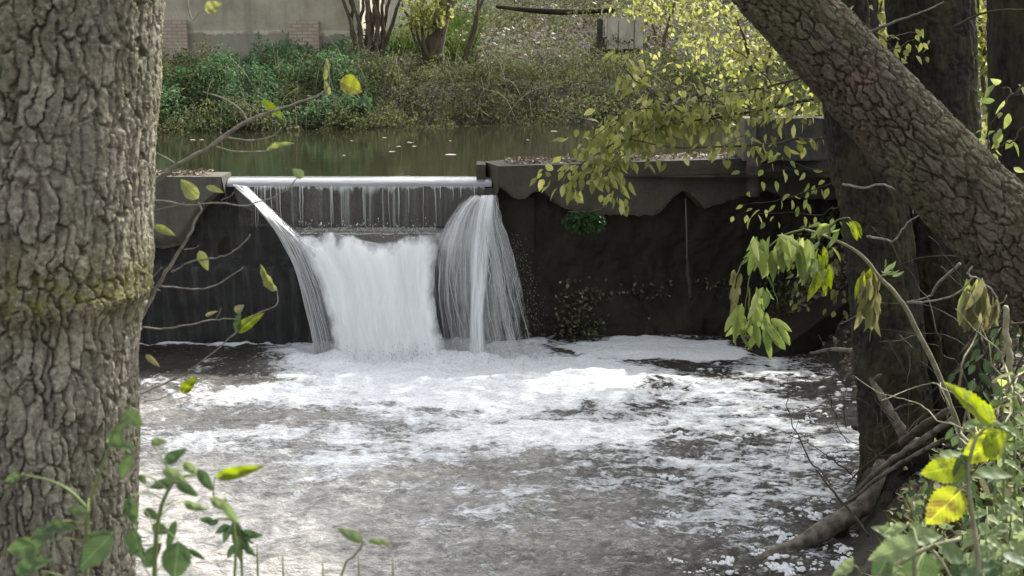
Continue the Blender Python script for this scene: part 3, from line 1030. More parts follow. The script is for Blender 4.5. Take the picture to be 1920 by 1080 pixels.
    for i in range(46):
        u0 = r2.random()
        q = []
        for k_ in range(6):
            f = k_ / 5
            l = np.array([np.interp(f, np.linspace(0, 1, 8), [884, 860, 838, 822, 815, 815, 822, 838]), np.interp(f, np.linspace(0, 1, 8), [368, 385, 415, 450, 500, 560, 615, 665])])
            r_ = np.array([np.interp(f, np.linspace(0, 1, 8), [932, 936, 950, 966, 978, 990, 1000, 1008]), np.interp(f, np.linspace(0, 1, 8), [366, 400, 440, 490, 540, 600, 640, 665])])
            uu = u0 + .05 * (r2.random() - .5)
            pp = l * (1 - uu) + r_ * uu
            q.append(P(pp[0], pp[1], 16.98 - .5 * f ** .5 - .25 * (1 - (2 * u0 - 1) ** 2) * (.25 + .75 * f)))
        k0 = 0 if r2.random() < .5 else 1
        k1 = 6 if r2.random() < .6 else 4
        rr = .0018 + .0026 * r2.random() ** 2
        tube(mb, q[k0:k1], [rr * (.4 + 1.0 * r2.random()) * (1 - .5 * abs(2 * j / max(1, k1 - k0 - 1) - 1)) for j in range(k1 - k0)], 4, 22, .022, i)
    mb.build('fan_strands', M['strand'], t)
    mb = MB()
    for i in range(26):
        u0 = r2.random() ** 2
        q = []
        for k_ in range(6):
            f = k_ / 5
            l = np.array([np.interp(f, np.linspace(0, 1, 8), [438, 470, 500, 530, 553, 570, 582, 592]), np.interp(f, np.linspace(0, 1, 8), [347, 374, 410, 452, 500, 560, 615, 665])])
            r_ = np.array([np.interp(f, np.linspace(0, 1, 8), [462, 520, 556, 590, 612, 628, 645, 655]), np.interp(f, np.linspace(0, 1, 8), [350, 405, 445, 480, 540, 600, 640, 665])])
            pp = l * (1 - u0) + r_ * u0
            q.append(P(pp[0], pp[1], 17.08 - .66 * f ** .5 - .03))
        rr = .002 + .0035 * r2.random()
        k1 = 6 if r2.random() < .5 else 4
        tube(mb, q[:k1], [rr] * k1, 4, 16, .01, i + 100)
    mb.build('curtain_strands', M['strand'], t)
    # drops thrown up where the water lands, and off the broken edges
    mb = MB()
    oc = np.array([[1, 0, 0], [-1, 0, 0], [0, 1, 0], [0, -1, 0], [0, 0, 1], [0, 0, -1]], float)
    of = np.array([[0, 2, 4], [2, 1, 4], [1, 3, 4], [3, 0, 4], [2, 0, 5], [1, 2, 5], [3, 1, 5], [0, 3, 5]])
    pts = []
    for i in range(2600):
        s = r2.random()
        if s < .62:
            px, py = 590 + 420 * r2.random(), 665
            c = PZ(px, py, 0) + np.array([.1 * r2.normal(), .3 * r2.normal() - .15, .02 + abs(.1 * r2.normal())])
        elif s < .8:
            f = r2.random()
            c = P(960 + 60 * f + 10 * r2.normal(), 440 + 210 * f, 16.7) + .05 * r2.normal(size=3)
        else:
            c = P(540 + 280 * r2.random(), 432 + 8 * r2.normal(), 16.92 - .1 * r2.random()) + .015 * r2.normal(size=3)
        pts.append((c, (.003 + .007 * r2.random() ** 2) * (.45 if .62 <= s < .8 else 1)))
    for c, r_ in pts:
        mb.add(c + oc * r_ * (1, 1, 1.5), of)
    o = mb.build('spray', M['strand'], t)


build_falls()


# ------------------------------------------------------------------ floating foam lumps
def build_foam():
    r2 = np.random.default_rng(8)
    mb = MB()
    th = np.linspace(0, 2 * np.pi, 9, endpoint=False)
    ph = np.array([0, .45, .9, 1.35])
    hv = np.stack([np.cos(th)[None] * np.cos(ph)[:, None], np.sin(th)[None] * np.cos(ph)[:, None], np.sin(ph)[:, None] + 0 * th[None]], -1).reshape(-1, 3)
    hf = grid_faces(4, 9, True)
    cnt = 0
    while cnt < 240:
        px, py = 1150 + 540 * r2.random(), 700 + 380 * r2.random()
        if r2.random() > .15 + .85 * ((px - 1150) / 540):
            continue
        c = PZ(px, py, 0)
        if c[0] > np.interp(c[1], XS_Y, XS_X) + .1:
            continue
        cnt += 1
        R = .018 + .055 * r2.random() ** 3
        for j in range(r2.integers(4, 15)):
            q = c + np.array([R * 1.0 * r2.normal(), R * .75 * r2.normal(), 0])
            s = R * (.26 + .34 * r2.random() ** 2)
            mb.add(q + hv * np.array([s, s, s * .7]) * (1 + .15 * r2.normal(size=(len(hv), 1))) + np.array([0, 0, .01]), hf)
    o = mb.build('foam', M['foam'], origin=(2.5, 12, 0))
    tag(o, 'clots of white foam drifting on the dark water beside the roots', None, kind='stuff')


build_foam()


# ------------------------------------------------------------------ tree trunks
def trunk_mesh(mb, pts, radii, na, nl, cells=18, aspect=2.4, depth=.02, seed=0, style='plates', zdense=None, mossband=None, flare=None):
    pr = np.column_stack([np.asarray(pts, float), radii])
    q = smooth_path(pr, nl)
    path, R = q[:, :3], q[:, 3]
    tone = None
    T, A, B = frames(path)
    th = np.linspace(0, 2 * np.pi, na, endpoint=False)
    L = np.concatenate([[0], np.cumsum(np.linalg.norm(np.diff(path, axis=0), axis=1))])
    Rm = R.mean()
    TH, LL = np.meshgrid(th, L)
    cyl = np.stack([np.cos(TH) * Rm, np.sin(TH) * Rm, LL], -1)
    cell = 2 * np.pi * Rm / cells
    q1 = cyl / cell
    wx = np.stack([fbm(q1 * .35, 3, seed + 1), fbm(q1 * .35, 3, seed + 2), 1.6 * fbm(q1 * .35, 3, seed + 3)], -1)
    wf = np.stack([fbm(q1 * 1.1, 3, seed + 31), fbm(q1 * 1.1, 3, seed + 32), 1.2 * fbm(q1 * 1.1, 3, seed + 33)], -1)
    qs = q1 + .8 * wx + .3 * wf
    st = 1. / aspect

    def crack(sc, stretch, w, sd):
        n = vnoise(qs * np.array([sc, sc, sc * stretch]), sd)
        return np.clip(np.abs(n) / w, 0, 1) ** .7
    if style == 'ridges':
        c1 = crack(1.25, .12, .42, seed + 4)
        c2 = crack(2.2, .2, .45, seed + 5)
        c3 = crack(.7, .8, .12, seed + 6)
        h = depth * (1.3 * c1 + .8 * c2 + .15 * c3 - 1.1)
    else:
        c2 = crack(1.5, st * .5, .14, seed + 5)

        def flakes(k, asp, sd, lo, hi, wa):
            nu = int(cells * k)
            u = TH / (2 * np.pi) * nu + wa * (.75 * wx[..., 0] + .34 * wf[..., 0])
            v = LL / (cell * asp) * k + wa * (.75 * wx[..., 1] + .30 * wf[..., 1])
            f1, e, cid = voro(u, v, nu, sd, 1.)
            return sstep(lo, hi, e), cid
        e1, id1 = flakes(1.0, aspect, seed, .015, .17, 1.)
        e2, id2 = flakes(1.9, 1.7, seed + 60, .0, .16, 1.6)
        e3, id3 = flakes(4.2, 1.4, seed + 70, .0, .2, 3.)
        mod = .4 + .6 * sstep(-.35, .15, fbm(q1 * np.array([.8, .8, .5]), 3, seed + 90))
        c1 = 1 - (1 - e1) * mod
        h = depth * (.95 * c1 + .22 * c2 * c1 + c1 * (.26 * id1 + .24 * e2 * (.4 + .6 * id2) + .15 * e3 * id3) - 1.25)
        tone = .42 * id1 + .36 * id2 + .22 * id3
    crust = fbm(q1 * np.array([3.4, 3.4, 2.2]), 5, seed + 7, .62)
    h = h + depth * .34 * crust
    h = h + Rm * .05 * fbm(cyl * 1.1 / Rm, 3, seed + 8)
    rr = R[:, None] + h
    moss = np.zeros_like(rr)
    if mossband is not None:
        zb, amt = mossband
        Z = path[:, 2][:, None] + .03 * fbm(cyl * 5, 3, seed + 9)
        k = np.exp(-((Z - zb) / .05) ** 2)
        step = sstep(zb + .04, zb - .1, Z)
        rr = rr + amt * k - .014 * step
        moss = np.clip(np.exp(-((Z - zb - .06) / .12) ** 2) + .45 * sstep(zb - .05, zb + .1, Z) * sstep(.2, .75, np.cos(TH - mossband_angle)), 0, 1)
    if flare is not None:
        hgt, amt, nroot = flare
        k = np.clip(1 - LL / hgt, 0, 1) ** 2
        rr = rr * (1 + amt * k * (.6 + .7 * np.cos(TH * nroot + 2 * fbm(cyl * 2, 2, seed + 11))))
    V = path[:, None] + rr[..., None] * (np.cos(TH)[..., None] * A[:, None] + np.sin(TH)[..., None] * B[:, None])
    k = len(V.reshape(-1, 3))
    mb.add(V.reshape(-1, 3), grid_faces(nl, na, True), None if tone is None else tone.ravel())
    return moss.ravel(), path, R


mossband_angle = 0.


def crown_pts(centres, radii, n, r2):
    c = np.asarray(centres, float)
    r = np.asarray(radii, float)
    k = r2.integers(0, len(c), n)
    d = r2.normal(size=(n, 3))
    d /= np.linalg.norm(d, axis=1)[:, None]
    return c[k] + d * (r[k] * (.35 + .65 * r2.random(n) ** .5))[:, None] * np.array([1, 1, .75])


def crown(parent, centres, radii, n, L=.14, seed=0, mat='crownleaf'):
    r2 = np.random.default_rng(seed)
    p = crown_pts(centres, radii, n, r2)
    mb = MB()
    d = r2.normal(size=(n, 3)) + np.array([0, 0, -.5])
    nr = r2.normal(size=(n, 3)) + np.array([0, 0, 1.2])
    leaves(mb, p, d, nr, L * (.7 + .6 * r2.random(n)), L * .65 * (.7 + .6 * r2.random(n)), 'd')
    return mb.build('crown', M[mat], parent)


# big trunk at the left edge
def left_tree():
    global mossband_angle
    base = np.array([-2.15, 4.25, 1.6])
    t = thing('tree', 'thick trunk with plated grey bark and a mossy ring, standing beside the pool', 'tree', base)
    def cx(py, edge, R):
        q = P(edge, py, 4.3)
        return np.array([q[0] - R, 4.3, q[2]])
    pts = [cx(1500, 236, .40), cx(1080, 253, .385), cx(800, 258, .385), cx(600, 263, .39), cx(500, 271, .405), cx(300, 284, .40), cx(0, 296, .39), cx(-300, 305, .38)]
    rad = [.42, .385, .385, .39, .405, .40, .39, .38]
    pts.insert(0, pts[0] + (pts[0] - pts[1]) * .6)
    rad.insert(0, .46)
    up = pts[-1] - pts[-2]
    mossband_angle = 0.
    mb = MB()
    zb = P(150, 578, 4.0)[2]
    moss, path, R = trunk_mesh(mb, pts, rad, 560, 820, 60, 3.5, .019, 7, mossband=(zb, .009))
    mb.build('trunk', M['bark_big'], t, attrs={'moss': moss})
    # stem above the picture and crown
    mb = MB()
    top = pts[-1]
    tube(mb, [top - up * .05, top + up * 2, top + up * 5 + np.array([.3, .2, 0]), top + up * 8], [.378, .34, .25, .1], 20, 30)
    for k in range(5):
        a = k * 1.26
        s = top + up * (3 + k)
        tube(mb, [s, s + np.array([1.1 * math.cos(a), 1.1 * math.sin(a), .7]), s + np.array([2.2 * math.cos(a), 2.2 * math.sin(a), 1.6])], [.12, .08, .03], 8)
    mb.build('limbs', M['bark_lean'], t)
    crown(t, [(-2.2, 4.3, 9.2), (-3.6, 3.6, 8.6), (-1, 3.2, 9), (-2.6, 5.2, 10.5), (-3.4, 2.4, 10)], [1.5, 1.4, 1.3, 1.6, 1.3], 2600, .15, 3)


left_tree()


def leaning_tree():
    t = thing('tree', 'leaning trunk crossing above the pool with scaly bark and a pale scar', 'tree', P(2230, 900, 6.2))
    pts = [P(2330, 980, 6.0), P(2200, 790, 6.2), P(2060, 625, 6.5), P(1910, 470, 6.8), P(1785, 340, 7.0), P(1690, 240, 7.2), P(1585, 125, 7.4), P(1470, 0, 7.6), P(1330, -150, 7.9), P(1180, -330, 8.2)]
    rad = [.40, .32, .28, .255, .242, .232, .222, .212, .2, .18]
    mb = MB()
    moss, path, R = trunk_mesh(mb, pts, rad, 320, 680, 34, 2.4, .027, 17)
    mb.build('trunk', M['bark_lean'], t, attrs={'moss': moss * 0})
    TV = mb.v[0].reshape(680, 320, 3)
    ray = P(1614, 152, 7.0) - CAMV
    ray /= np.linalg.norm(ray)
    rel = TV - CAMV
    along = rel @ ray
    off = np.linalg.norm(rel - along[..., None] * ray, axis=-1)
    off = np.where(along < along[off < .1].mean(), off, 9)
    a_, b_ = np.unravel_index(off.argmin(), off.shape)
    ia, ib = np.arange(a_ - 14, a_ + 15), np.arange(b_ - 14, b_ + 15) % 320
    S = TV[np.ix_(ia, ib)] - ray * .004
    cen = TV[a_, b_]
    dd = np.linalg.norm(S - cen, axis=-1) + .018 * fbm(S * 22, 3, 4)
    F = grid_faces(29, 29)
    F = F[(dd.ravel()[F] < .062).all(1)]
    mb = MB()
    mb.add(S.reshape(-1, 3), F)
    mb.build('scar', simple_mat('raw_pinkish_wood', (.2, .13, .1), .85, .3, (40., (.11, .08, .06))), t)
    mb = MB()
    top = np.array(pts[-1])
    d = pts[-1] - pts[-2]
    tube(mb, [top - d * .05, top + d * 2, top + d * 4 + np.array([0, 0, .6]), top + d * 6 + np.array([0, 0, 1.6])], [.178, .17, .12, .05], 16, 30)
    for k in range(6):
        a = 1.1 * k
        s = top + d * (1 + .7 * k) + np.array([0, 0, .05 * k])
        tube(mb, [s, s + np.array([.7 * math.cos(a), .9 * math.sin(a), .8]), s + np.array([1.6 * math.cos(a), 1.9 * math.sin(a), 1.9])], [.09, .06, .02], 8)
    mb.build('limbs', M['bark_lean'], t)
    e = top + d * 4
    crown(t, [e + np.array(o) for o in ((0, 0, 2.2), (-1.6, .8, 2.8), (1.2, 1.2, 3.0), (.4, -1.2, 3.2), (-.6, 2, 3.4))], [1.4, 1.3, 1.4, 1.3, 1.3], 2600, .14, 5)


leaning_tree()


def right_tree(label, pts, rad, na, nl, cells, seed, flare, crown_c, crown_r, nleaf, rootlist=(), extra=None):
    t = thing('tree', label, 'tree', pts[0])
    mb = MB()
    moss, path, R = trunk_mesh(mb, pts, rad, na, nl, cells, 3.2, .022, seed, 'ridges', flare=flare)
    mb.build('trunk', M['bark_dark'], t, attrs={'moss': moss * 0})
    for i, (rp, rr_) in enumerate(rootlist):
        mb = MB()
        tube(mb, rp, rr_, 10, 34, .012, seed + i)
        mb.build('root', M['bark_dark'], t)
    mb = MB()
    top = np.array(pts[-1])
    d = np.array(pts[-1]) - np.array(pts[-2])
    d /= np.linalg.norm(d)
    r2 = np.random.default_rng(seed)
    tube(mb, [top - d * .1, top + d * 2.2, top + d * 5], [rad[-1] * .99, rad[-1] * .7, .06], 14, 24)
    for c in crown_c:
        s = top + d * (.8 + 2.5 * r2.random())
        tube(mb, [s, s * .5 + np.array(c) * .5 + np.array([0, 0, .4]), np.array(c)], [.12, .08, .03], 8, 14, .1, seed)
    mb.build('limbs', M['bark_dark'], t)
    if nleaf:
        crown(t, crown_c, crown_r, nleaf, .15, seed)
    return t


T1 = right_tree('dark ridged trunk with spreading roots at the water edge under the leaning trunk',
           [P(1700, 990, 10.9), P(1690, 900, 11.0), P(1672, 700, 11.1), P(1655, 520, 11.2), P(1640, 400, 11.25), P(1606, 260, 11.3), P(1592, 130, 11.35), P(1590, 0, 11.4), P(1590, -200, 11.5)],
           [.42, .34, .30, .285, .275, .25, .235, .23, .22], 150, 420, 22, 27, (.7, .5, 5),
           [(2.2, 11.8, 7.6), (1.0, 12.4, 8.6), (3.2, 13, 9), (.2, 13.4, 7.9), (1.8, 14.2, 9.5), (2.6, 11, 9.8)], [1.3, 1.4, 1.5, 1.3, 1.5, 1.4], 5200,
           [([P(1690, 860, 10.95), P(1640, 900, 10.75), P(1600, 955, 10.5), P(1570, 1010, 10.2)], [.13, .10, .07, .03]),
            ([P(1700, 880, 10.9), P(1670, 930, 10.6), P(1650, 985, 10.3), P(1640, 1040, 9.9)], [.12, .09, .06, .03]),
            ([P(1710, 900, 10.8), P(1705, 960, 10.4), P(1690, 1010, 10.1)], [.12, .09, .05]),
            ([P(1680, 840, 11.1), P(1652, 845, 11.1), P(1636, 815, 11.2), P(1600, 800, 11.5)], [.07, .05, .04, .02])])
T2 = right_tree('broad upright trunk with deep ridges, behind the leaning trunk',
           [P(1800, 960, 11.3), P(1790, 860, 11.4), P(1775, 700, 11.5), P(1765, 560, 11.6), P(1760, 420, 11.65), P(1755, 250, 11.7), P(1748, 100, 11.8), P(1742, 0, 11.85), P(1735, -200, 11.9)],
           [.5, .42, .37, .36, .36, .37, .365, .36, .35], 170, 420, 30, 37, (.6, .35, 4),
           [(4.2, 13, 8.2), (5.4, 12.4, 9), (3.4, 14.4, 9.4), (4.6, 11.4, 10.4), (5.8, 14.4, 8.6), (3.6, 12.4, 10.8)], [1.5, 1.4, 1.5, 1.5, 1.5, 1.4], 5600,
           [([P(1790, 880, 11.2), P(1765, 930, 10.9), P(1745, 1000, 10.5)], [.15, .11, .06]),
            ([P(1810, 880, 11.2), P(1830, 940, 10.9), P(1850, 1010, 10.5)], [.15, .11, .06])])
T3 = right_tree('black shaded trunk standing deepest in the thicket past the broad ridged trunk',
           [P(1930, 900, 14), P(1925, 600, 14.1), P(1915, 300, 14.2), P(1910, 100, 14.3), P(1908, -150, 14.4)],
           [.5, .36, .32, .30, .28], 120, 200, 24, 47, (.6, .3, 4),
           [(6, 17, 8), (7.5, 18, 8.6), (4.4, 19, 8.8), (6.4, 20.5, 9.4), (3.6, 21.5, 9.6), (8.2, 21.5, 10), (5.4, 23, 10.6), (7.4, 19.8, 11)], [1.8, 1.8, 1.8, 1.9, 1.8, 1.9, 1.9, 1.8], 21000)  # unseen crown reaching far upstream, placed and thickened to shade the pool


# ------------------------------------------------------------------ dead wood at the right bank
def wood(name, label, cat, path, radii, mat='driftwood', branches=(), group=None, sides=12, wob=.003, seed=0):
    mb = MB()
    p = np.array(path)
    tube(mb, path, radii, sides, len(path) * 10, wob, seed)
    if not branches:
        return tag(mb.build(name, M[mat]), label, cat, group)
    t = thing(name, label, cat, p[0], group)
    mb.build('stem', M[mat], t)
    for i, (bp, br) in enumerate(branches):
        mb = MB()
        tube(mb, bp, br, 7, len(bp) * 8, wob, seed + i + 1)
        mb.build('side_branch', M[mat], t)
    return t


wood('driftwood_log', 'curved log reaching from the roots out into the dark water', 'log',
     [P(1402, 1058, 9.75), P(1440, 1045, 9.85), P(1500, 1022, 10.0), P(1560, 985, 10.15), P(1615, 950, 10.25), P(1640, 905, 10.35), P(1655, 868, 10.45)],
     [.035, .055, .075, .085, .08, .075, .06], seed=3)
wood('fallen_branch', 'forked grey branch rising crookedly out of the root tangle', 'branch',
     [P(1722, 830, 10.2), P(1700, 826, 10.2), P(1686, 800, 10.25), P(1665, 765, 10.3), P(1648, 735, 10.35), P(1632, 710, 10.4)],
     [.05, .05, .045, .038, .03, .018], branches=[([P(1637, 716, 10.4), P(1645, 706, 10.38), P(1652, 703, 10.35)], [.018, .014, .008]), ([P(1672, 772, 10.3), P(1690, 762, 10.2), P(1712, 758, 10.1)], [.012, .009, .005])], seed=5)
wood('fallen_branch', 'straight bare pole lying aslant across the roots, upper of two', 'branch',
     [P(1590, 935, 9.9), P(1650, 880, 9.7), P(1720, 830, 9.5), P(1790, 785, 9.2)], [.016, .02, .024, .026], seed=6, wob=.006)
wood('fallen_branch', 'thin bare pole lying aslant across the roots, lower of two', 'branch',
     [P(1592, 938, 9.85), P(1660, 888, 9.6), P(1730, 845, 9.4), P(1800, 815, 9.2)], [.012, .016, .018, .02], seed=7, wob=.008)
wood('fallen_branch', 'short dark pole crossing the top of the pole pair', 'branch',
     [P(1690, 832, 9.7), P(1730, 800, 9.5), P(1785, 768, 9.3)], [.03, .032, .03], 'twig_dark', seed=8)
wood('stick', 'thin dark stick slanting out of the water over the log', 'stick',
     [P(1530, 880, 10.2), P(1565, 925, 10.0), P(1600, 965, 9.8), P(1628, 1005, 9.6)], [.008, .01, .011, .012], 'twig_dark', seed=9, wob=.005, sides=6)
wood('fallen_branch', 'dark bare branch lying level in front of the leafy slope', 'branch',
     [P(1520, 662, 13.2), P(1565, 655, 13.0), P(1640, 660, 12.6), P(1690, 650, 12.2), P(1712, 640, 12.0)], [.012, .02, .026, .028, .025], 'driftwood', seed=10)
wood('stick', 'pale upright dead stalk snapped at its tip, near the frame edge', 'stick',
     [P(1897, 760, 5.6), P(1892, 680, 5.6), P(1887, 620, 5.6), P(1884, 575, 5.6)], [.018, .016, .014, .012], 'stalk', seed=11, wob=.006, sides=8)
wood('bramble_shoot', 'arching dark bramble stem above the yellow leaves', 'stem',
     [P(1800, 740, 6.4), P(1812, 660, 6.3), P(1850, 620, 6.2), P(1900, 608, 6.0), P(1950, 606, 5.9)], [.006, .007, .007, .007, .007], 'twig_dark', seed=12, sides=6)
for i, (lab, pth) in enumerate((
        ('thin dead twig crossing the broad trunk below the leaning trunk', [P(1800, 495, 8.6), P(1760, 530, 8.8), P(1742, 556, 9), P(1700, 566, 9.2)]),
        ('bare twig with a knotted loop on the dark trunk', [P(1580, 345, 10.6), P(1620, 352, 10.5), P(1650, 345, 10.4), P(1680, 355, 10.3), P(1708, 372, 10.2), P(1712, 400, 10.2)]),
        ('hooked twig between the two dark trunks', [P(1625, 443, 10.6), P(1660, 448, 10.5), P(1676, 452, 10.5), P(1700, 420, 10.4), P(1722, 404, 10.3)]),
        ('fine dark twig reaching across the sky gap beside the deepest trunk', [P(1790, 50, 9.6), P(1830, 30, 9.4), P(1870, 20, 9.2), P(1930, 18, 9)]),
        ('twig rising off the upper side of the leaning trunk', [P(1625, 60, 8.2), P(1628, 30, 8.2), P(1624, -10, 8.2)]),
        ('straggling twig crossing in front of the ridged trunk near the top', [P(1600, 72, 8.4), P(1680, 40, 8.6), P(1730, 22, 8.8), P(1770, 4, 9)]))):
    wood('twig', lab, 'twig', pth, np.linspace(.012, .005, len(pth)), 'twig_dark' if i > 2 else 'twig', seed=20 + i, sides=6, wob=.005)

# sloping concrete beam on the right bank
mb = MB()
a, b = P(1468, 652, 16.35), P(1612, 548, 16.9)
dv = (b - a) / np.linalg.norm(b - a)
side = np.cross(dv, UPV)
side /= np.linalg.norm(side)
upv = np.cross(side, dv)


def beam_x(V):
    return a + V[:, :1] * dv + V[:, 1:2] * (-side) + V[:, 2:3] * upv


box(mb, -.25, np.linalg.norm(b - a) + .3, 0, .5, -.3, 0, (20, 6, 6), .015, 3, beam_x)
tag(mb.build('concrete_beam', M['conc_wet'], smooth=False), 'black sloping concrete beam beside the leafy slope at the water edge', 'beam')

# stone pillar on the wall
mb = MB()
q = P(1395, 222, 18.0)
q2 = P(1555, 222, 18.3)
z1 = q[2]
box(mb, q[0] + .16, q2[0], 17.95, 18.5, 2.43, z1, (24, 8, 16), .025, 11)
t = thing('stone_block', 'big lichened stone block sitting on the end of the concrete wall', 'stone', (q[0] + .6, 18.2, 2.43))
mb.build('block', M['stone'], t)
mb = MB()
box(mb, q[0], q[0] + .157, 17.9, 18.5, 2.43, z1 + .004, (4, 8, 16), .012, 12)
mb.build('lit_side_slab', concrete_mat('lit_side_lichened_stone', (.09, .088, .076), (.16, .155, .135), (.05, .05, .04), 2.5), t)  # added slab of paler stone: light on the left face put into its colour


# ------------------------------------------------------------------ fern on the wall, litter
def fern():
    c0 = P(1095, 412, 17.2)
    t = thing('fern', 'dark green fern clump growing from the wall under the coping', 'fern', c0)
    mb = MB()
    r2 = np.random.default_rng(4)
    n = 520
    f = r2.random((n, 3)) - .5
    p = c0 + f * np.array([.58, .2, .27]) + np.array([0, -.15, 0])
    keep = (f[:, 0] ** 2 / .25 + f[:, 2] ** 2 / .25) < 1
    p = p[keep]
    d = np.column_stack([r2.normal(size=len(p)), -1 + 0 * p[:, 0], r2.normal(size=len(p)) - .4])
    leaves(mb, p, d, r2.normal(size=(len(p), 3)) + [0, -.6, 1], .05 + .03 * r2.random(len(p)), .035, 'm')
    mb.build('fronds', M['fern'], t)
    mb = MB()
    for k in range(9):
        e = c0 + np.array([.26 * (r2.random() - .5) * 2, -.15, .1 * r2.normal()])
        tube(mb, [c0 + np.array([0, .12, .05]), (c0 + e) / 2 + [0, -.08, .06], e], [.006, .005, .002], 5)
    mb.build('stalks', M['green_stem'], t)


fern()


def scatter_litter():
    r2 = np.random.default_rng(14)
    # on the right coping
    mb = MB()
    n = 1500
    s = 0.25 + 5.2 * r2.random(n)
    y = .1 + .62 * r2.random(n) ** .8
    p = rw(np.column_stack([s, y, 2.455 + .025 * r2.random(n)]))
    leaves(mb, p, r2.normal(size=(n, 3)) * [1, 1, .35], r2.normal(size=(n, 3)) * .6 + [0, 0, 1], .045 + .04 * r2.random(n), .03 + .02 * r2.random(n), 'd')
    n = 420
    p = np.column_stack([-4.9 - .0 + .95 * r2.random(n) - .15, 17.12 + .45 * r2.random(n), 2.315 + .03 * r2.random(n)])
    leaves(mb, p, r2.normal(size=(n, 3)) * [1, 1, .35], r2.normal(size=(n, 3)) * .6 + [0, 0, 1], .045 + .04 * r2.random(n), .03 + .02 * r2.random(n), 'd')
    tag(mb.build('leaf_litter', M['litter'], origin=(0, 17, 2.4)), 'brown fallen leaves lying along the wall tops', None, kind='stuff')
    # on the right slope by the beam, and the banks
    mb = MB()
    n = 9000
    X = 3.2 + 6 * r2.random(n)
    Y = 9 + 9 * r2.random(n)
    Z = terrain(X, Y)
    ok = (Z > .05) & (Z < 2.6)
    X, Y, Z = X[ok], Y[ok], Z[ok]
    n = len(X)
    leaves(mb, np.column_stack([X, Y, Z + .02 + .03 * r2.random(n)]), r2.normal(size=(n, 3)) * [1, 1, .4], r2.normal(size=(n, 3)) * .7 + [0, 0, 1], .06 + .05 * r2.random(n), .04 + .03 * r2.random(n), 'd')
    tag(mb.build('leaf_litter', M['litter'], origin=(5, 13, 1)), 'dark leaf litter covering the slope around the trunks', None, kind='stuff')
    mb = MB()
    n = 1600
    X = 3.7 + 2.2 * r2.random(n)
    Y = 16.7 + .9 * r2.random(n)
    Z = terrain(X, Y)
    ok = Z > .03
    X, Y, Z = X[ok], Y[ok], Z[ok]
    n = len(X)
    leaves(mb, np.column_stack([X, Y, Z + .03 + .05 * r2.random(n)]), r2.normal(size=(n, 3)) * [1, 1, .6], r2.normal(size=(n, 3)) * .7 + [0, -.4, 1], .06 + .06 * r2.random(n), .045 + .03 * r2.random(n), 'd')
    tag(mb.build('leaf_litter', leaf_mat('pale_damp_leaf', [(0., (.05, .045, .035)), (.5, (.12, .11, .085)), (1., (.26, .24, .2))], .15, .6), origin=(4.6, 17, .5)), 'pale damp leaves strewn on the slope above the black beam', None, kind='stuff')
    # small plants and leaves caught on the wall foot
    mb = MB()
    n = 900
    px = 1040 + 400 * r2.random(n)
    py = 545 + 85 * r2.random(n)
    py = np.where(r2.random(n) < .35, 520 + 110 * r2.random(n), py)
    p = []
    for a_, b_ in zip(px, py):
        dx, dy = (a_ - 960) / FPX, (540 - b_) / FPX
        d_ = np.array([dx, CP + dy * SP, -SP + dy * CP])
        tt = (A0 @ WN + .16 - .12 * (b_ > 590)) / (d_[:2] @ WN)
        p.append(CAMV + d_ * tt)
    p = np.array(p)
    leaves(mb, p, r2.normal(size=(n, 3)) + [0, -.5, -.2], r2.normal(size=(n, 3)) + [0, -.8, .9], .045 + .05 * r2.random(n), .03 + .025 * r2.random(n), 'd')
    tag(mb.build('undergrowth', leaf_mat('wall_foot_weeds', [(0., (.05, .05, .03)), (.6, (.11, .115, .065)), (.85, (.16, .165, .095)), (1., (.45, .42, .35))], .2, .5), origin=(2, 17.4, 0)),
        'small dark weeds and leaves clinging to the wall foot', None, kind='stuff')


scatter_litter()

# water thread falling from the arch in the wall
mb = MB()
q = P(1285, 372, 17.65)
tube(mb, [q, P(1287, 420, 17.6), P(1288, 485, 17.58)], [.006, .011, .009], 6, 14)
t = thing('water_outlet', 'thin thread of water dropping from an arched hollow in the wall', 'outlet', (q[0], q[1], 1.2))
mb.build('water_thread', simple_mat('water_thread', (.09, .09, .086), .3, .5), t)
mb = MB()
tube(mb, [P(1288, 480, 17.66), P(1290, 515, 17.66), P(1294, 560, 17.62)], [.015, .035, .03], 8, 16, .02, 3)
mb.build('lime_streak', simple_mat('lime_streak', (.035, .033, .03), .6, .4, (9., (.018, .017, .015))), t)


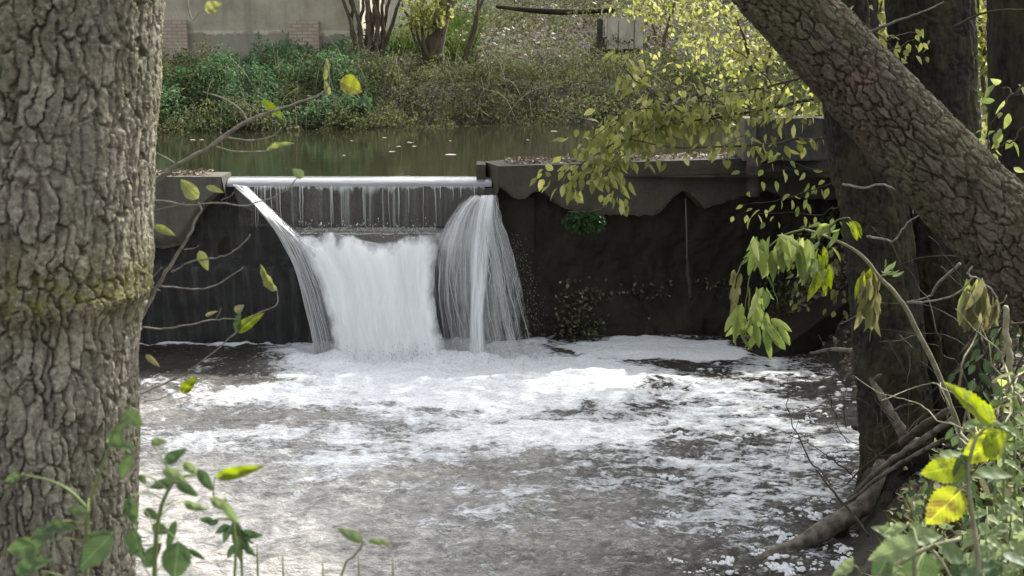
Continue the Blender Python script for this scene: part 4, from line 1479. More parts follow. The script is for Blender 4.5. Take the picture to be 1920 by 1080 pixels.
# ------------------------------------------------------------------ far bank
def far_bank():
    r2 = np.random.default_rng(22)
    # nettle bed below the building
    def patch(name, label, n, xr, tr, hmax, L, mat, seed, kind='d', keepf=None, down=.3, lump=True):
        mb = MB()
        x = xr[0] + (xr[1] - xr[0]) * r2.random(n)
        tt = tr[0] + (tr[1] - tr[0]) * r2.random(n)
        y = far_edge(x) + tt
        z = terrain(x, y)
        z = np.maximum(z, Z_UP - .05)
        cl = fbm(np.column_stack([x * 1.1, y * 1.1, 0 * x]), 4, seed)
        hh = hmax * np.clip(.5 + 1.9 * cl, .03, 2.2) * r2.random(n) ** .6
        p = np.column_stack([x, y, z + np.maximum(hh, .01)])
        if keepf is not None:
            k = keepf(p, cl)
            p = p[k]
        m = len(p)
        d = r2.normal(size=(m, 3)) + np.array([0, -.7, -down])
        nn = r2.normal(size=(m, 3)) * .8 + np.array([0, -.35, 1.0])
        leaves(mb, p, d, nn, L * (.6 + .8 * r2.random(m)), L * .55 * (.7 + .6 * r2.random(m)), kind, np.clip(.5 + .8 * fbm(p * np.array([.9, .9, 1.5]), 3, seed + 50) + .28 * r2.normal(size=m), 0, 1))
        return tag(mb.build(name, M[mat], origin=(0, 28, 2.3)), label, None, kind='stuff')
    patch('undergrowth', 'dense green nettle bed on the bank below the rendered wall', 30000, (-9.5, -2.9), (.0, 5.4), .62, .085, 'nettle', 5)
    patch('undergrowth', 'dull olive weeds and brambles along the water edge of the bank', 52000, (-9.5, 9.5), (-.6, 2.8), .6, .066, 'bankleaf', 6, down=.6)
    patch('undergrowth', 'olive ground plants spreading up the slope under the shrubs', 42000, (-3.2, 15), (2., 15), .45, .095, 'bankleaf', 7)
    # litter on the slope
    mb = MB()
    n = 9000
    x = -1.5 + 14 * r2.random(n)
    y = far_edge(x) + 3 + 14 * r2.random(n)
    kk = fbm(np.column_stack([x * .8, y * .8, 0 * x]), 3, 77) + .25 * r2.normal(size=n) > .0
    x, y = x[kk], y[kk]
    n = len(x)
    p = np.column_stack([x, y, terrain(x, y) + .1 + .25 * r2.random(n)])
    leaves(mb, p, r2.normal(size=(n, 3)) * [1, 1, .5], r2.normal(size=(n, 3)) * .7 + [0, -.2, 1], .08 + .09 * r2.random(n), .06 + .05 * r2.random(n), 'd')
    tag(mb.build('leaf_litter', M['litter'], origin=(4, 36, 4)), 'pale and brown leaves scattered over the far slope', None, kind='stuff')
    # grass: blades on the sunny gap and hanging over the bank
    def blades(label, x, y, z, L, seed, mat, lean=(0, -.3, 1.)):
        mb = MB()
        n = len(x)
        d = r2.normal(size=(n, 3)) * .45 + np.array(lean)
        leaves(mb, np.column_stack([x, y, z]), d, r2.normal(size=(n, 3)) + [0, -1, .3], L, .005 + .006 * r2.random(n), 'm', curl=.9)
        tag(mb.build('grass', M[mat], origin=(0, 32, 3)), label, None, kind='stuff')
    n = 9000
    x = -4.2 + 3.3 * r2.random(n)
    y = 31.2 + 9 * r2.random(n)
    blades('sunlit green grass in the gap beside the end of the wall', x, y, terrain(x, y), .2 + .25 * r2.random(n), 3, 'grass')
    n = 5000
    x = -9 + 18 * r2.random(n)
    y = far_edge(x) + .0 + 3.4 * r2.random(n) ** 1.3
    blades('dry grass and stems drooping over the water edge', x, y, np.maximum(terrain(x, y), Z_UP) + .25 * r2.random(n), .15 + .3 * r2.random(n), 4, 'bankleaf', (0, -.6, .3))


far_bank()


def bank_stems():
    r2 = np.random.default_rng(29)
    mb = MB()
    for i in range(260):
        x = -8.5 + 17 * r2.random()
        y = float(far_edge(np.array([x]))[0]) - .2 + 5 * r2.random()
        z = max(Z_UP, float(terrain(np.array([x]), np.array([y]))[0]))
        h = .35 + .75 * r2.random()
        lean = r2.normal(size=2) * .3
        q = [(x, y, z), (x + lean[0] * h * .5, y + lean[1] * h * .5 - .05, z + h * .6), (x + lean[0] * h * 1.3, y + lean[1] * h - .25 * r2.random(), z + h * (.8 + .3 * r2.random()))]
        tube(mb, q, [.007, .006, .003], 5, 9, .01, i)
    tag(mb.build('undergrowth', M['stalk'], origin=(0, 29, 2.5)), 'dead pale stems poking out of the weeds along the bank', None, kind='stuff')


bank_stems()


def building():
    # rendered wall with two bare brick piers
    y0 = 31.4
    x1 = P(676, 60, y0)[0]
    t = thing('building_wall', 'stained beige rendered building wall with two bare brick patches', 'wall', (x1 - 5, y0, 3.4))
    mb = MB()
    xs = np.linspace(x1 - 14, x1, 120)
    zs = np.linspace(2.6, 7.2, 60)
    zled = P(500, 62, y0)[2]
    heightwall(xs, zs, lambda x, z: y0 + .012 * fbm(np.stack([x, z, x * 0], -1) * 1.5, 4, 3) - .03 * (z < zled), mb)
    mb.add(np.array([(x1, y0 - .02, 2.6), (x1, y0 + 6, 2.6), (x1, y0 + 6, 7.2), (x1, y0, 7.2)]), np.array([[0, 1, 2, 3]]))
    mb.add(np.array([(x1 - 14, y0, 7.2), (x1, y0, 7.2), (x1, y0 + 6, 7.2), (x1 - 14, y0 + 6, 7.2)]), np.array([[0, 1, 2, 3]]))
    mb.build('wall', M['render'], t, smooth=False)
    k = NT('bare_brick')
    br = k.n('TexBrick', {'Vector': k.n('Mapping', {'Vector': k.n('TexCoord', out=3), 'Rotation': (math.radians(90), 0, 0)}), 'Color1': (.40, .29, .21, 1), 'Color2': (.54, .42, .32, 1), 'Mortar': (.24, .21, .17, 1), 'Scale': 1.0,
                          'Mortar Size': .012, 'Brick Width': .25, 'Row Height': .082})
    c = k.mix(k.math('MULTIPLY', k.noise(k.coord(), 5., 5), .5), br, (.4, .36, .3))
    bm_ = k.surf(k.n('BsdfPrincipled', {'Base Color': c, 'Roughness': .9}))
    for (a, b, top) in ((299, 349, 38), (541, 597, 39)):
        mb = MB()
        pa, pb = P(a, top, y0 - .14), P(b, top, y0 - .14)
        box(mb, pa[0], pb[0], y0 - .15, y0 - .035, 2.7, pa[2], (6, 2, 12), .006, a)
        mb.build('brick_pier', bm_, t, smooth=False)


building()


def shrub(label, stems, leafspec, seed, mat='autumn', group=None, name='shrub'):
    """stems: list of (pts, radii); leafspec: list of (centre, radius, n, L)"""
    base = np.array(stems[0][0][0])
    t = thing(name, label, 'shrub', base, group)
    for i, (p, r_) in enumerate(stems):
        mb = MB()
        tube(mb, p, r_, 9, max(12, len(p) * 7), .03, seed + i)
        mb.build('stem', M['bark_far'], t)
    r2 = np.random.default_rng(seed)
    if leafspec:
        mb = MB()
        for c, R, n, L in leafspec:
            d = r2.normal(size=(n, 3))
            d /= np.linalg.norm(d, axis=1)[:, None]
            p = np.array(c) + d * np.array(R) * (r2.random((n, 1)) ** .45)
            # clumping
            k = fbm(p * 1.9, 3, seed) > -.12
            p = p[k]
            m = len(p)
            leaves(mb, p, r2.normal(size=(m, 3)) + [0, -.2, -.7], r2.normal(size=(m, 3)) + [0, -.5, .8], L * (.6 + .7 * r2.random(m)), L * .55 * (.7 + .6 * r2.random(m)), 'm')
        mb.build('foliage', M[mat], t)
    return t


Yb = 30.5
shrub('bundle of upright bare reddish stems growing beside the end of the rendered wall',
      [([P(692 + dx0, 105, Yb + dz), P(692 + dx0 * 1.3 + dx1 * .2, 55, Yb + dz), P(692 + dx0 + dx1 * .8, 0, Yb + dz), P(692 + dx0 + dx1 * 1.5, -80, Yb + dz)], [.065, .05, .036, .022]) for dx0, dx1, dz in ((-22, -14, 0), (-15, 6, .15), (-10, -24, -.15), (-4, 2, .1), (1, 16, -.1), (6, -8, .2), (10, 10, -.1), (15, 28, .1), (20, 6, 0), (-18, -40, -.1), (23, 44, .1), (0, -4, -.25), (14, -6, -.2))],
      [(P(700, -70, Yb), (1.2, .8, .6), 300, .13)], 31)
shrub('dark thick leaning stump with pale round leaves and whips on the sunny bank',
      [([P(812, 112, 30.8), P(818, 60, 30.8), P(838, 10, 30.9), P(858, -50, 31)], [.27, .22, .2, .16]),
       ([P(795, 100, 30.6), P(778, 50, 30.6), P(765, -20, 30.6)], [.05, .04, .03]),
       ([P(800, 105, 30.5), P(790, 50, 30.5), P(800, -30, 30.5)], [.045, .035, .03]),
       ([P(786, 95, 30.5), P(768, 40, 30.4), P(742, -20, 30.4)], [.04, .03, .02])],
      [(P(795, 18, 30.3), (.75, .5, .55), 420, .15), (P(830, -60, 30.3), (1.6, .9, .6), 500, .15)], 33)
shrub('pair of slender bare grey stems leaning apart on the slope',
      [([P(868, 118, 31.2), P(880, 70, 31.3), P(905, 0, 31.5), P(920, -60, 31.6)], [.05, .045, .04, .03]),
       ([P(872, 115, 31.2), P(892, 55, 31.3), P(900, -30, 31.5)], [.045, .04, .03])], [], 35)
shrub('loose yellowing shrub on the slope behind the crate',
      [([P(1240, 120, 33), P(1250, 50, 33), P(1280, -30, 33)], [.05, .04, .02]), ([P(1245, 120, 33), P(1220, 40, 33.2), P(1190, -40, 33.4)], [.04, .03, .02])],
      [(P(1240, 5, 33), (1.5, 1.2, .6), 420, .16), (P(1330, 60, 31), (1.3, 1.0, 1.2), 420, .15)], 37)
shrub('yellow leaved shrub showing beneath the leaning trunk on the far bank',
      [([P(1420, 200, 26), P(1410, 120, 26), P(1380, 30, 26)], [.05, .04, .02]), ([P(1425, 200, 26), P(1440, 120, 26), P(1450, 30, 26)], [.04, .03, .02])],
      [(P(1420, 120, 26), (1.0, .9, 1.4), 650, .14), (P(1300, 100, 27), (1.2, .8, .9), 260, .13), (P(1360, 20, 26), (1.3, .9, .7), 380, .14)], 39)
shrub('olive thicket filling the space between the two dark trunks',
      [([P(1640, 240, 20), P(1640, 120, 20), P(1650, 0, 20)], [.04, .03, .02]), ([P(1660, 240, 20), P(1680, 120, 20), P(1670, 0, 20)], [.04, .03, .02])],
      [(P(1650, 100, 20), (.9, .8, 1.5), 1500, .12), (P(1560, 250, 21), (1.2, .9, .9), 1000, .12)], 41)
shrub('tall green thicket behind the broad ridged trunk',
      [([P(1850, 260, 19), P(1845, 120, 19), P(1835, -20, 19)], [.04, .03, .02]), ([P(1860, 260, 19), P(1870, 120, 19), P(1880, -20, 19)], [.04, .03, .02])],
      [(P(1850, 90, 19), (1.1, .8, 1.7), 1900, .12), (P(1900, 330, 17), (1.1, .7, 1.0), 1300, .11)], 43)
shrub('low dark thicket at the foot of the broad ridged trunk',
      [([P(1840, 560, 15.5), P(1850, 480, 15.5), P(1870, 380, 15.5)], [.03, .02, .01]), ([P(1850, 560, 15.5), P(1830, 470, 15.5), P(1820, 400, 15.5)], [.03, .02, .01])],
      [(P(1860, 500, 15.5), (1.4, .9, 1.1), 1500, .1), (P(1560, 470, 18.4), (1.3, .5, .8), 900, .1)], 45, 'bankleaf')


# ------------------------------------------------------------------ crate and rail on the slope
def crate():
    y0 = 33.0
    a, b = P(1139, 33, y0), P(1207, 33, y0)
    zt, zb = a[2], P(1139, 84, y0)[2]
    t = thing('planter_box', 'pale weathered box of upright panels standing on the leafy slope', 'box', ((a[0] + b[0]) / 2, y0, zb))
    r2 = np.random.default_rng(2)
    m = concrete_mat('weathered_panel', (.45, .42, .36), (.6, .57, .5), (.15, .14, .11), 1.5)
    xs = np.linspace(a[0], b[0], 4)
    xs[1], xs[2] = a[0] + .3 * (b[0] - a[0]), a[0] + .74 * (b[0] - a[0])
    for i in range(3):
        mb = MB()
        box(mb, xs[i] + .012, xs[i + 1] - .012, y0 - .06 + .012 * i, y0 + .02, zb - .1, zt, (4, 2, 8), .006, i)
        mb.build('panel', m, t, smooth=False)
    mb = MB()
    box(mb, a[0], b[0], y0 + .025, y0 + .7, zb - .1, zt - .04, (4, 6, 6), .01, 8)
    mb.build('body', m, t, smooth=False)
    mb = MB()
    c = P(1120, 33, y0)
    box(mb, c[0], c[0] + .14, y0 - .02, y0 + .12, zb, zt - .04, (2, 2, 8), .006, 9)
    tag(mb.build('gate_post', M['stone'], smooth=False), 'short grey post standing just beside the pale panelled box', 'post')


crate()
wood('fallen_log', 'long mossy fallen trunk lying level across the top of the slope', 'log',
     [P(930, 12, 36), P(1010, 20, 36), P(1080, 22, 36), P(1150, 18, 36.2)], [.05, .08, .085, .07], 'bark_dark', seed=51)


# floating leaves on the upper water
def floaters():
    r2 = np.random.default_rng(6)
    for i, (px, py, ln) in enumerate(((722, 258, 10), (770, 267, 14), (748, 274, 9), (777, 274, 9), (848, 290, 24), (660, 264, 7), (990, 262, 7), (845, 264, 6), (735, 284, 12), (1040, 246, 16), (378, 262, 10), (362, 262, 12), (645, 291, 6))):
        p = PZ(px, py, Z_UP + .006)
        mb = MB()
        s = ln / 100
        leaves(mb, [p - np.array([s / 2, 0, 0])], [(1, .25 * r2.normal(), 0)], [(0, 0, 1)], s, s * .6 + .05, 'm', .97, curl=.3)
        tag(mb.build('fallen_leaf', M['litter']), 'pale fallen leaf floating on the still water above the weir', 'leaf', 'leaves floating above the weir')


floaters()


# ------------------------------------------------------------------ leafy branches over the wall (mid distance)
def leafy_branch(label, paths, seed, L, mat, dens, name='alder_branch', hang=.8, kind='m', droop=1.):
    r2 = np.random.default_rng(seed)
    t = thing(name, label, 'branch', paths[0][0][0])
    mb = MB()
    lf = MB()
    for i, (p, r_) in enumerate(paths):
        tube(mb, p, r_, 6, len(p) * 7, .02, seed + i)
        path = smooth_path(np.array(p), 60)
        ln = np.linalg.norm(np.diff(path, axis=0), axis=1).sum()
        n = int(ln * dens)
        s = r2.random(n) ** .8
        idx = np.clip((s * 59).astype(int), 0, 59)
        q = path[idx] + r2.normal(size=(n, 3)) * .05
        # short side shoots
        sh = r2.normal(size=(n, 3)) * [1, .7, .6] + [0, -.2, -.35]
        sh /= np.linalg.norm(sh, axis=1)[:, None]
        q = q + sh * (.22 * r2.random(n) ** 1.2)[:, None]
        d = sh * .8 + np.array([-.1, -.15, -hang]) + .35 * r2.normal(size=(n, 3))
        nn = r2.normal(size=(n, 3)) * .8 + [0, -.7, .8]
        leaves(lf, q, d, nn, L * (.6 + .7 * r2.random(n)), L * .5 * (.7 + .5 * r2.random(n)), kind, curl=droop)
    mb.build('twigs', M['twig_dark'], t)
    lf.build('foliage', M[mat], t)
    return t


B = lambda *a: [P(x, y, Y) for x, y, Y in a]
leafy_branch('yellow green leafy branch arching over the wall and hanging down its face',
             [(B((1560, 180, 13.2), (1420, 205, 13.4), (1300, 225, 13.6), (1180, 215, 13.8), (1110, 260, 13.9)), [.02, .016, .012, .008, .003]),
              (B((1300, 225, 13.6), (1220, 170, 13.7), (1170, 130, 13.8), (1185, 105, 13.8)), [.01, .008, .005, .003]),
              (B((1350, 215, 13.5), (1230, 240, 13.5), (1130, 280, 13.5), (1060, 330, 13.5), (1030, 345, 13.5)), [.012, .01, .008, .005, .003]),
              (B((1230, 240, 13.5), (1160, 300, 13.4), (1110, 330, 13.4), (1070, 365, 13.3)), [.008, .006, .004, .002]),
              (B((1180, 250, 13.5), (1150, 300, 13.4), (1145, 340, 13.4), (1165, 375, 13.4)), [.006, .005, .004, .002]),
              (B((1300, 225, 13.6), (1210, 205, 13.5), (1140, 235, 13.4), (1085, 290, 13.4)), [.008, .006, .005, .002]),
              (B((1420, 205, 13.4), (1330, 190, 13.4), (1260, 200, 13.5), (1200, 260, 13.5)), [.008, .006, .005, .002])], 61, .13, 'autumn', 54)
leafy_branch('sparse yellow leaves on dark twigs level with the stone block',
             [(B((1540, 130, 12.6), (1450, 160, 12.8), (1370, 170, 13), (1290, 150, 13.2)), [.014, .01, .008, .003]),
              (B((1480, 150, 12.8), (1440, 220, 12.8), (1400, 250, 12.9), (1340, 285, 13)), [.008, .006, .005, .003]),
              (B((1520, 180, 12.8), (1490, 215, 12.8), (1460, 235, 12.8)), [.006, .005, .003]),
              (B((1450, 160, 12.8), (1400, 110, 12.9), (1370, 90, 13)), [.008, .006, .003]),
              (B((1560, 255, 12.8), (1400, 272, 13), (1280, 278, 13.2), (1170, 258, 13.4)), [.014, .012, .01, .006])], 63, .115, 'autumn', 26)
leafy_branch('pale leaf sprays hanging below the stone block before the dark hollow',
             [(B((1620, 330, 12), (1540, 350, 12.1), (1480, 372, 12.2), (1390, 385, 12.3)), [.008, .006, .004, .002]),
              (B((1600, 310, 12), (1530, 320, 12.1), (1470, 300, 12.2), (1420, 310, 12.3)), [.008, .006, .004, .002]),
              (B((1580, 380, 12), (1540, 400, 12.1), (1480, 400, 12.2), (1415, 400, 12.2)), [.006, .005, .004, .002])], 65, .1, 'leaf_hang', 22)
leafy_branch('yellow green leaf sprays above the leaning trunk against the ridged trunk',
             [(B((1600, 130, 9.6), (1650, 80, 9.7), (1720, 60, 9.8)), [.008, .006, .003]),
              (B((1610, 100, 9.6), (1660, 95, 9.7), (1710, 75, 9.8)), [.006, .005, .003]),
              (B((1590, 20, 9.6), (1640, 60, 9.7), (1690, 95, 9.8)), [.006, .005, .003])], 67, .085, 'autumn', 30)
leafy_branch('tangled leafy shoots crossing the thicket at the frame edge',
             [(B((1930, 150, 7.8), (1880, 200, 7.8), (1855, 250, 7.9), (1840, 300, 8)), [.008, .006, .005, .003]),
              (B((1930, 230, 7.8), (1890, 270, 7.8), (1850, 290, 7.9)), [.006, .005, .003]),
              (B((1930, 180, 7.8), (1900, 175, 7.9), (1880, 160, 8)), [.006, .005, .003])], 69, .09, 'leaf_hang', 28)


def tangle(label, seeds, n, cx, cy, wx, wy, Y, seed, mat, r=.005):
    r2 = np.random.default_rng(seed)
    t = thing('dead_bramble', label, 'bramble', P(cx, cy + wy * .7, Y))
    for i in range(n):
        x0, y0 = cx + wx * (r2.random() - .5), cy + wy * (r2.random() * .5)
        a = r2.normal() * .7 - math.pi / 2
        ln = wy * (.5 + .7 * r2.random())
        bend = r2.normal() * .8
        q = []
        for k in range(5):
            f = k / 4
            q.append(P(x0 + ln * f * math.cos(a + bend * f), y0 + ln * f * math.sin(a + bend * f), Y + .5 * r2.normal() * .4))
        mb = MB()
        rr = r * (.6 + .9 * r2.random())
        tube(mb, q, [rr, rr, rr * .8, rr * .6, rr * .4], 6, 24, .02, seed + i)
        mb.build('cane', M[mat], t)
    return t


tangle('tangle of dark bare canes in the hollow under the leaning trunk', 0, 16, 1850, 640, 170, 260, 8.2, 5, 'twig_dark')
tangle('pale dry canes crisscrossing at the frame edge above the weeds', 0, 12, 1880, 760, 120, 230, 5.4, 6, 'stalk', .004)
tangle('fine dead twigs sticking up around the root mass', 0, 14, 1630, 800, 170, 220, 10.3, 7, 'twig_dark')
leafy_branch('dark leafy brambles trailing over the ground behind the glowing leaves',
             [(B((1930, 700, 6.6), (1880, 680, 6.7), (1840, 720, 6.8), (1815, 800, 6.9)), [.006, .005, .004, .003]),
              (B((1930, 800, 6.2), (1890, 780, 6.3), (1850, 830, 6.4), (1830, 900, 6.4)), [.006, .005, .004, .003]),
              (B((1930, 620, 6.6), (1900, 600, 6.7), (1870, 640, 6.8), (1850, 700, 6.9)), [.006, .005, .004, .003]),
              (B((1850, 1000, 6.2), (1800, 930, 6.4), (1770, 920, 6.6)), [.006, .005, .003])], 90, .085, 'leaf_green', 60, 'bramble_bush')
leafy_branch('olive leafed shoots hanging before the dark trunk beneath the stone block',
             [(B((1600, 420, 11.8), (1570, 470, 11.9), (1530, 500, 12), (1500, 560, 12)), [.008, .006, .004, .002]),
              (B((1610, 460, 11.8), (1590, 520, 11.9), (1560, 560, 12)), [.006, .005, .003]),
              (B((1560, 420, 12), (1520, 450, 12.1), (1480, 500, 12.2)), [.006, .004, .002])], 92, .085, 'bankleaf', 60, 'bramble_bush')


def right_undergrowth():
    r2 = np.random.default_rng(93)
    mb = MB()
    n = 12000
    X = 3.0 + 5 * r2.random(n)
    Y = 11.2 + 7 * r2.random(n)
    Z = terrain(X, Y)
    cl = fbm(np.column_stack([X * 1.3, Y * 1.3, 0 * X]), 3, 12)
    ok = (Z > .12) & ~((X < 5.0) & (Y > 14.6) & (Y < 17.0)) & (cl + .2 * r2.normal(size=n) > -.1)
    X, Y, Z, cl = X[ok], Y[ok], Z[ok], cl[ok]
    n = len(X)
    p = np.column_stack([X, Y, Z + (.1 + .5 * np.clip(cl + .2, 0, 1)) * r2.random(n)])
    leaves(mb, p, r2.normal(size=(n, 3)) + [0, -.4, -.2], r2.normal(size=(n, 3)) * .8 + [0, -.5, 1], .06 + .05 * r2.random(n), .035 + .03 * r2.random(n), 'm')
    tag(mb.build('undergrowth', M['bankleaf'], origin=(4, 14, 1)), 'shaded bramble leaves covering the slope behind the two dark trunks', None, kind='stuff')


right_undergrowth()


# ------------------------------------------------------------------ wilting balsam plant hanging over the pool
def hanging_plant():
    r2 = np.random.default_rng(71)
    Y = 7.4
    t = thing('balsam_plant', 'wilting plant bent over the pool with drooping yellow green leaves', 'plant', P(1810, 830, Y))
    mb = MB()
    tube(mb, B((1815, 850, Y), (1775, 740, Y), (1735, 650, Y), (1690, 565, Y), (1650, 520, Y), (1610, 475, Y), (1560, 447, Y), (1510, 430, Y)), [.017, .016, .015, .014, .013, .010, .008, .006], 10, 60, .004, 1)
    mb.build('stem', M['stalk'], t)
    sub = [B((1510, 430, Y), (1470, 440, Y), (1425, 480, Y), (1405, 520, Y), (1398, 580, Y)),
           B((1425, 480, Y), (1395, 490, Y), (1375, 540, Y), (1368, 590, Y)),
           B((1440, 520, Y), (1450, 540, Y), (1460, 570, Y)),
           B((1555, 445, Y), (1560, 420, Y - .05), (1590, 408, Y - .1), (1605, 430, Y - .1)),
           B((1560, 447, Y), (1550, 470, Y), (1545, 520, Y)),
           B((1650, 520, Y), (1640, 560, Y), (1630, 640, Y)),
           B((1405, 540, Y), (1405, 575, Y), (1410, 610, Y)),
           B((1650, 518, Y), (1672, 510, Y), (1668, 500, Y))]
    SH = []
    for i, s in enumerate(sub):
        mb = MB()
        tube(mb, s, np.linspace(.006, .0025, len(s)), 6, len(s) * 6, .004, i)
        SH.append(mb.build('shoot', M['green_stem'], t))
    order = iter((6, 6, 0, 0, 4, 4, 1, 2, 3, 3, 5, 5, 7))

    def bunch(name, cx, cy, wx, wy, n, lpx, mat, dirv=(0, 0, -1), spread=.3):
        mb = MB()
        c = np.array([P(cx + wx * (r2.random() - .5), cy + wy * (r2.random() - .5), Y - .15 + .3 * r2.random()) for _ in range(int(n * 1.5))])
        n = len(c)
        d = np.array(dirv) + spread * r2.normal(size=(n, 3))
        nn = r2.normal(size=(n, 3)) * .7 + [.1, -1, .15]
        L = lpx / 318. * (.45 + .6 * r2.random(n))
        leaves(mb, c, d, nn, L, L * (.22 + .12 * r2.random(n)), 'willow', curl=.9)
        mb.build(name, M[mat], SH[next(order)])
    bunch('leaves', 1408, 592, 62, 50, 24, 58, 'leaf_hang', spread=.3)
    bunch('leaves', 1445, 610, 30, 30, 9, 60, 'leaf_hang', (.5, 0, -.9))
    bunch('leaves', 1445, 460, 70, 40, 20, 62, 'leaf_hang')
    bunch('leaves', 1485, 445, 60, 30, 14, 75, 'leaf_hang')
    bunch('leaves', 1545, 490, 30, 60, 12, 66, 'leaf_glow', spread=.35)
    bunch('leaves', 1525, 470, 30, 50, 8, 70, 'leaf_pale')
    bunch('leaves', 1380, 540, 20, 70, 10, 45, 'leaf_dry', spread=.25)
    bunch('leaves', 1430, 545, 30, 20, 7, 48, 'leaf_hang')
    bunch('leaves', 1597, 418, 22, 12, 6, 42, 'leaf_glow', (.5, 0, -.8), .2)
    bunch('leaves', 1560, 425, 40, 16, 8, 36, 'leaf_hang', (-.8, 0, -.5))
    bunch('leaves', 1630, 545, 34, 80, 26, 62, 'leaf_dry', spread=.14)
    bunch('leaves', 1625, 510, 20, 20, 6, 60, 'leaf_glow', spread=.2)
    bunch('leaves', 1660, 510, 30, 20, 6, 26, 'leaf_pale', (.8, 0, .3), .4)


hanging_plant()


def hanging_dry():
    r2 = np.random.default_rng(72)
    Y = 6.2
    t = thing('balsam_plant', 'withered brown green leaves drooping from a twig below the leaning trunk', 'plant', P(1830, 640, Y))
    mb = MB()
    for i, s in enumerate((B((1705, 567, Y + .3), (1760, 562, Y + .1), (1800, 548, Y), (1825, 520, Y), (1840, 530, Y)), B((1825, 520, Y), (1815, 512, Y), (1822, 500, Y)), B((1840, 530, Y), (1865, 550, Y), (1875, 590, Y)))):
        tube(mb, s, np.linspace(.006, .004, len(s)), 6, 24, .004, i)
    mb.build('stem', M['twig'], t)
    for (cx, cy, wx, wy, n, lp, m) in ((1830, 540, 34, 40, 22, 70, 'leaf_dry'), (1868, 560, 14, 20, 7, 50, 'leaf_dry'), (1822, 530, 20, 20, 7, 60, 'leaf_hang')):
        mb = MB()
        c = np.array([P(cx + wx * (r2.random() - .5), cy + wy * (r2.random() - .5), Y - .1 + .2 * r2.random()) for _ in range(n)])
        L = lp / 380. * (.75 + .5 * r2.random(n))
        leaves(mb, c, np.array([0, 0, -1]) + .15 * r2.normal(size=(n, 3)), r2.normal(size=(n, 3)) * .7 + [0, -1, 0], L, L * .26, 'willow')
        mb.build('leaves', M[m], t)


hanging_dry()


# ------------------------------------------------------------------ sapling twigs beside the big trunk
def one_leaf(parent, bx, by, tx, ty, Y, wpx, mat, rnd=.5, tiltn=(0, -1, .25), kind='h', curl=1., dY=0.):
    a, b = P(bx, by, Y), P(tx, ty, Y + dY)
    L = np.linalg.norm(b - a)
    mb = MB()
    W = wpx * (Y / FPX) * 1.02
    curl = curl * (.5 + 1.3 * (abs(math.sin(bx * 3.7 + by)) ))
    leaves(mb, [a], [b - a], [tiltn], L, W, kind, rnd, curl)
    return mb.build('leaf', M[mat], parent)


def tw(t, *a):
    mb = MB()
    tube(mb, *a)
    return mb.build('twig', M['twig'], t)


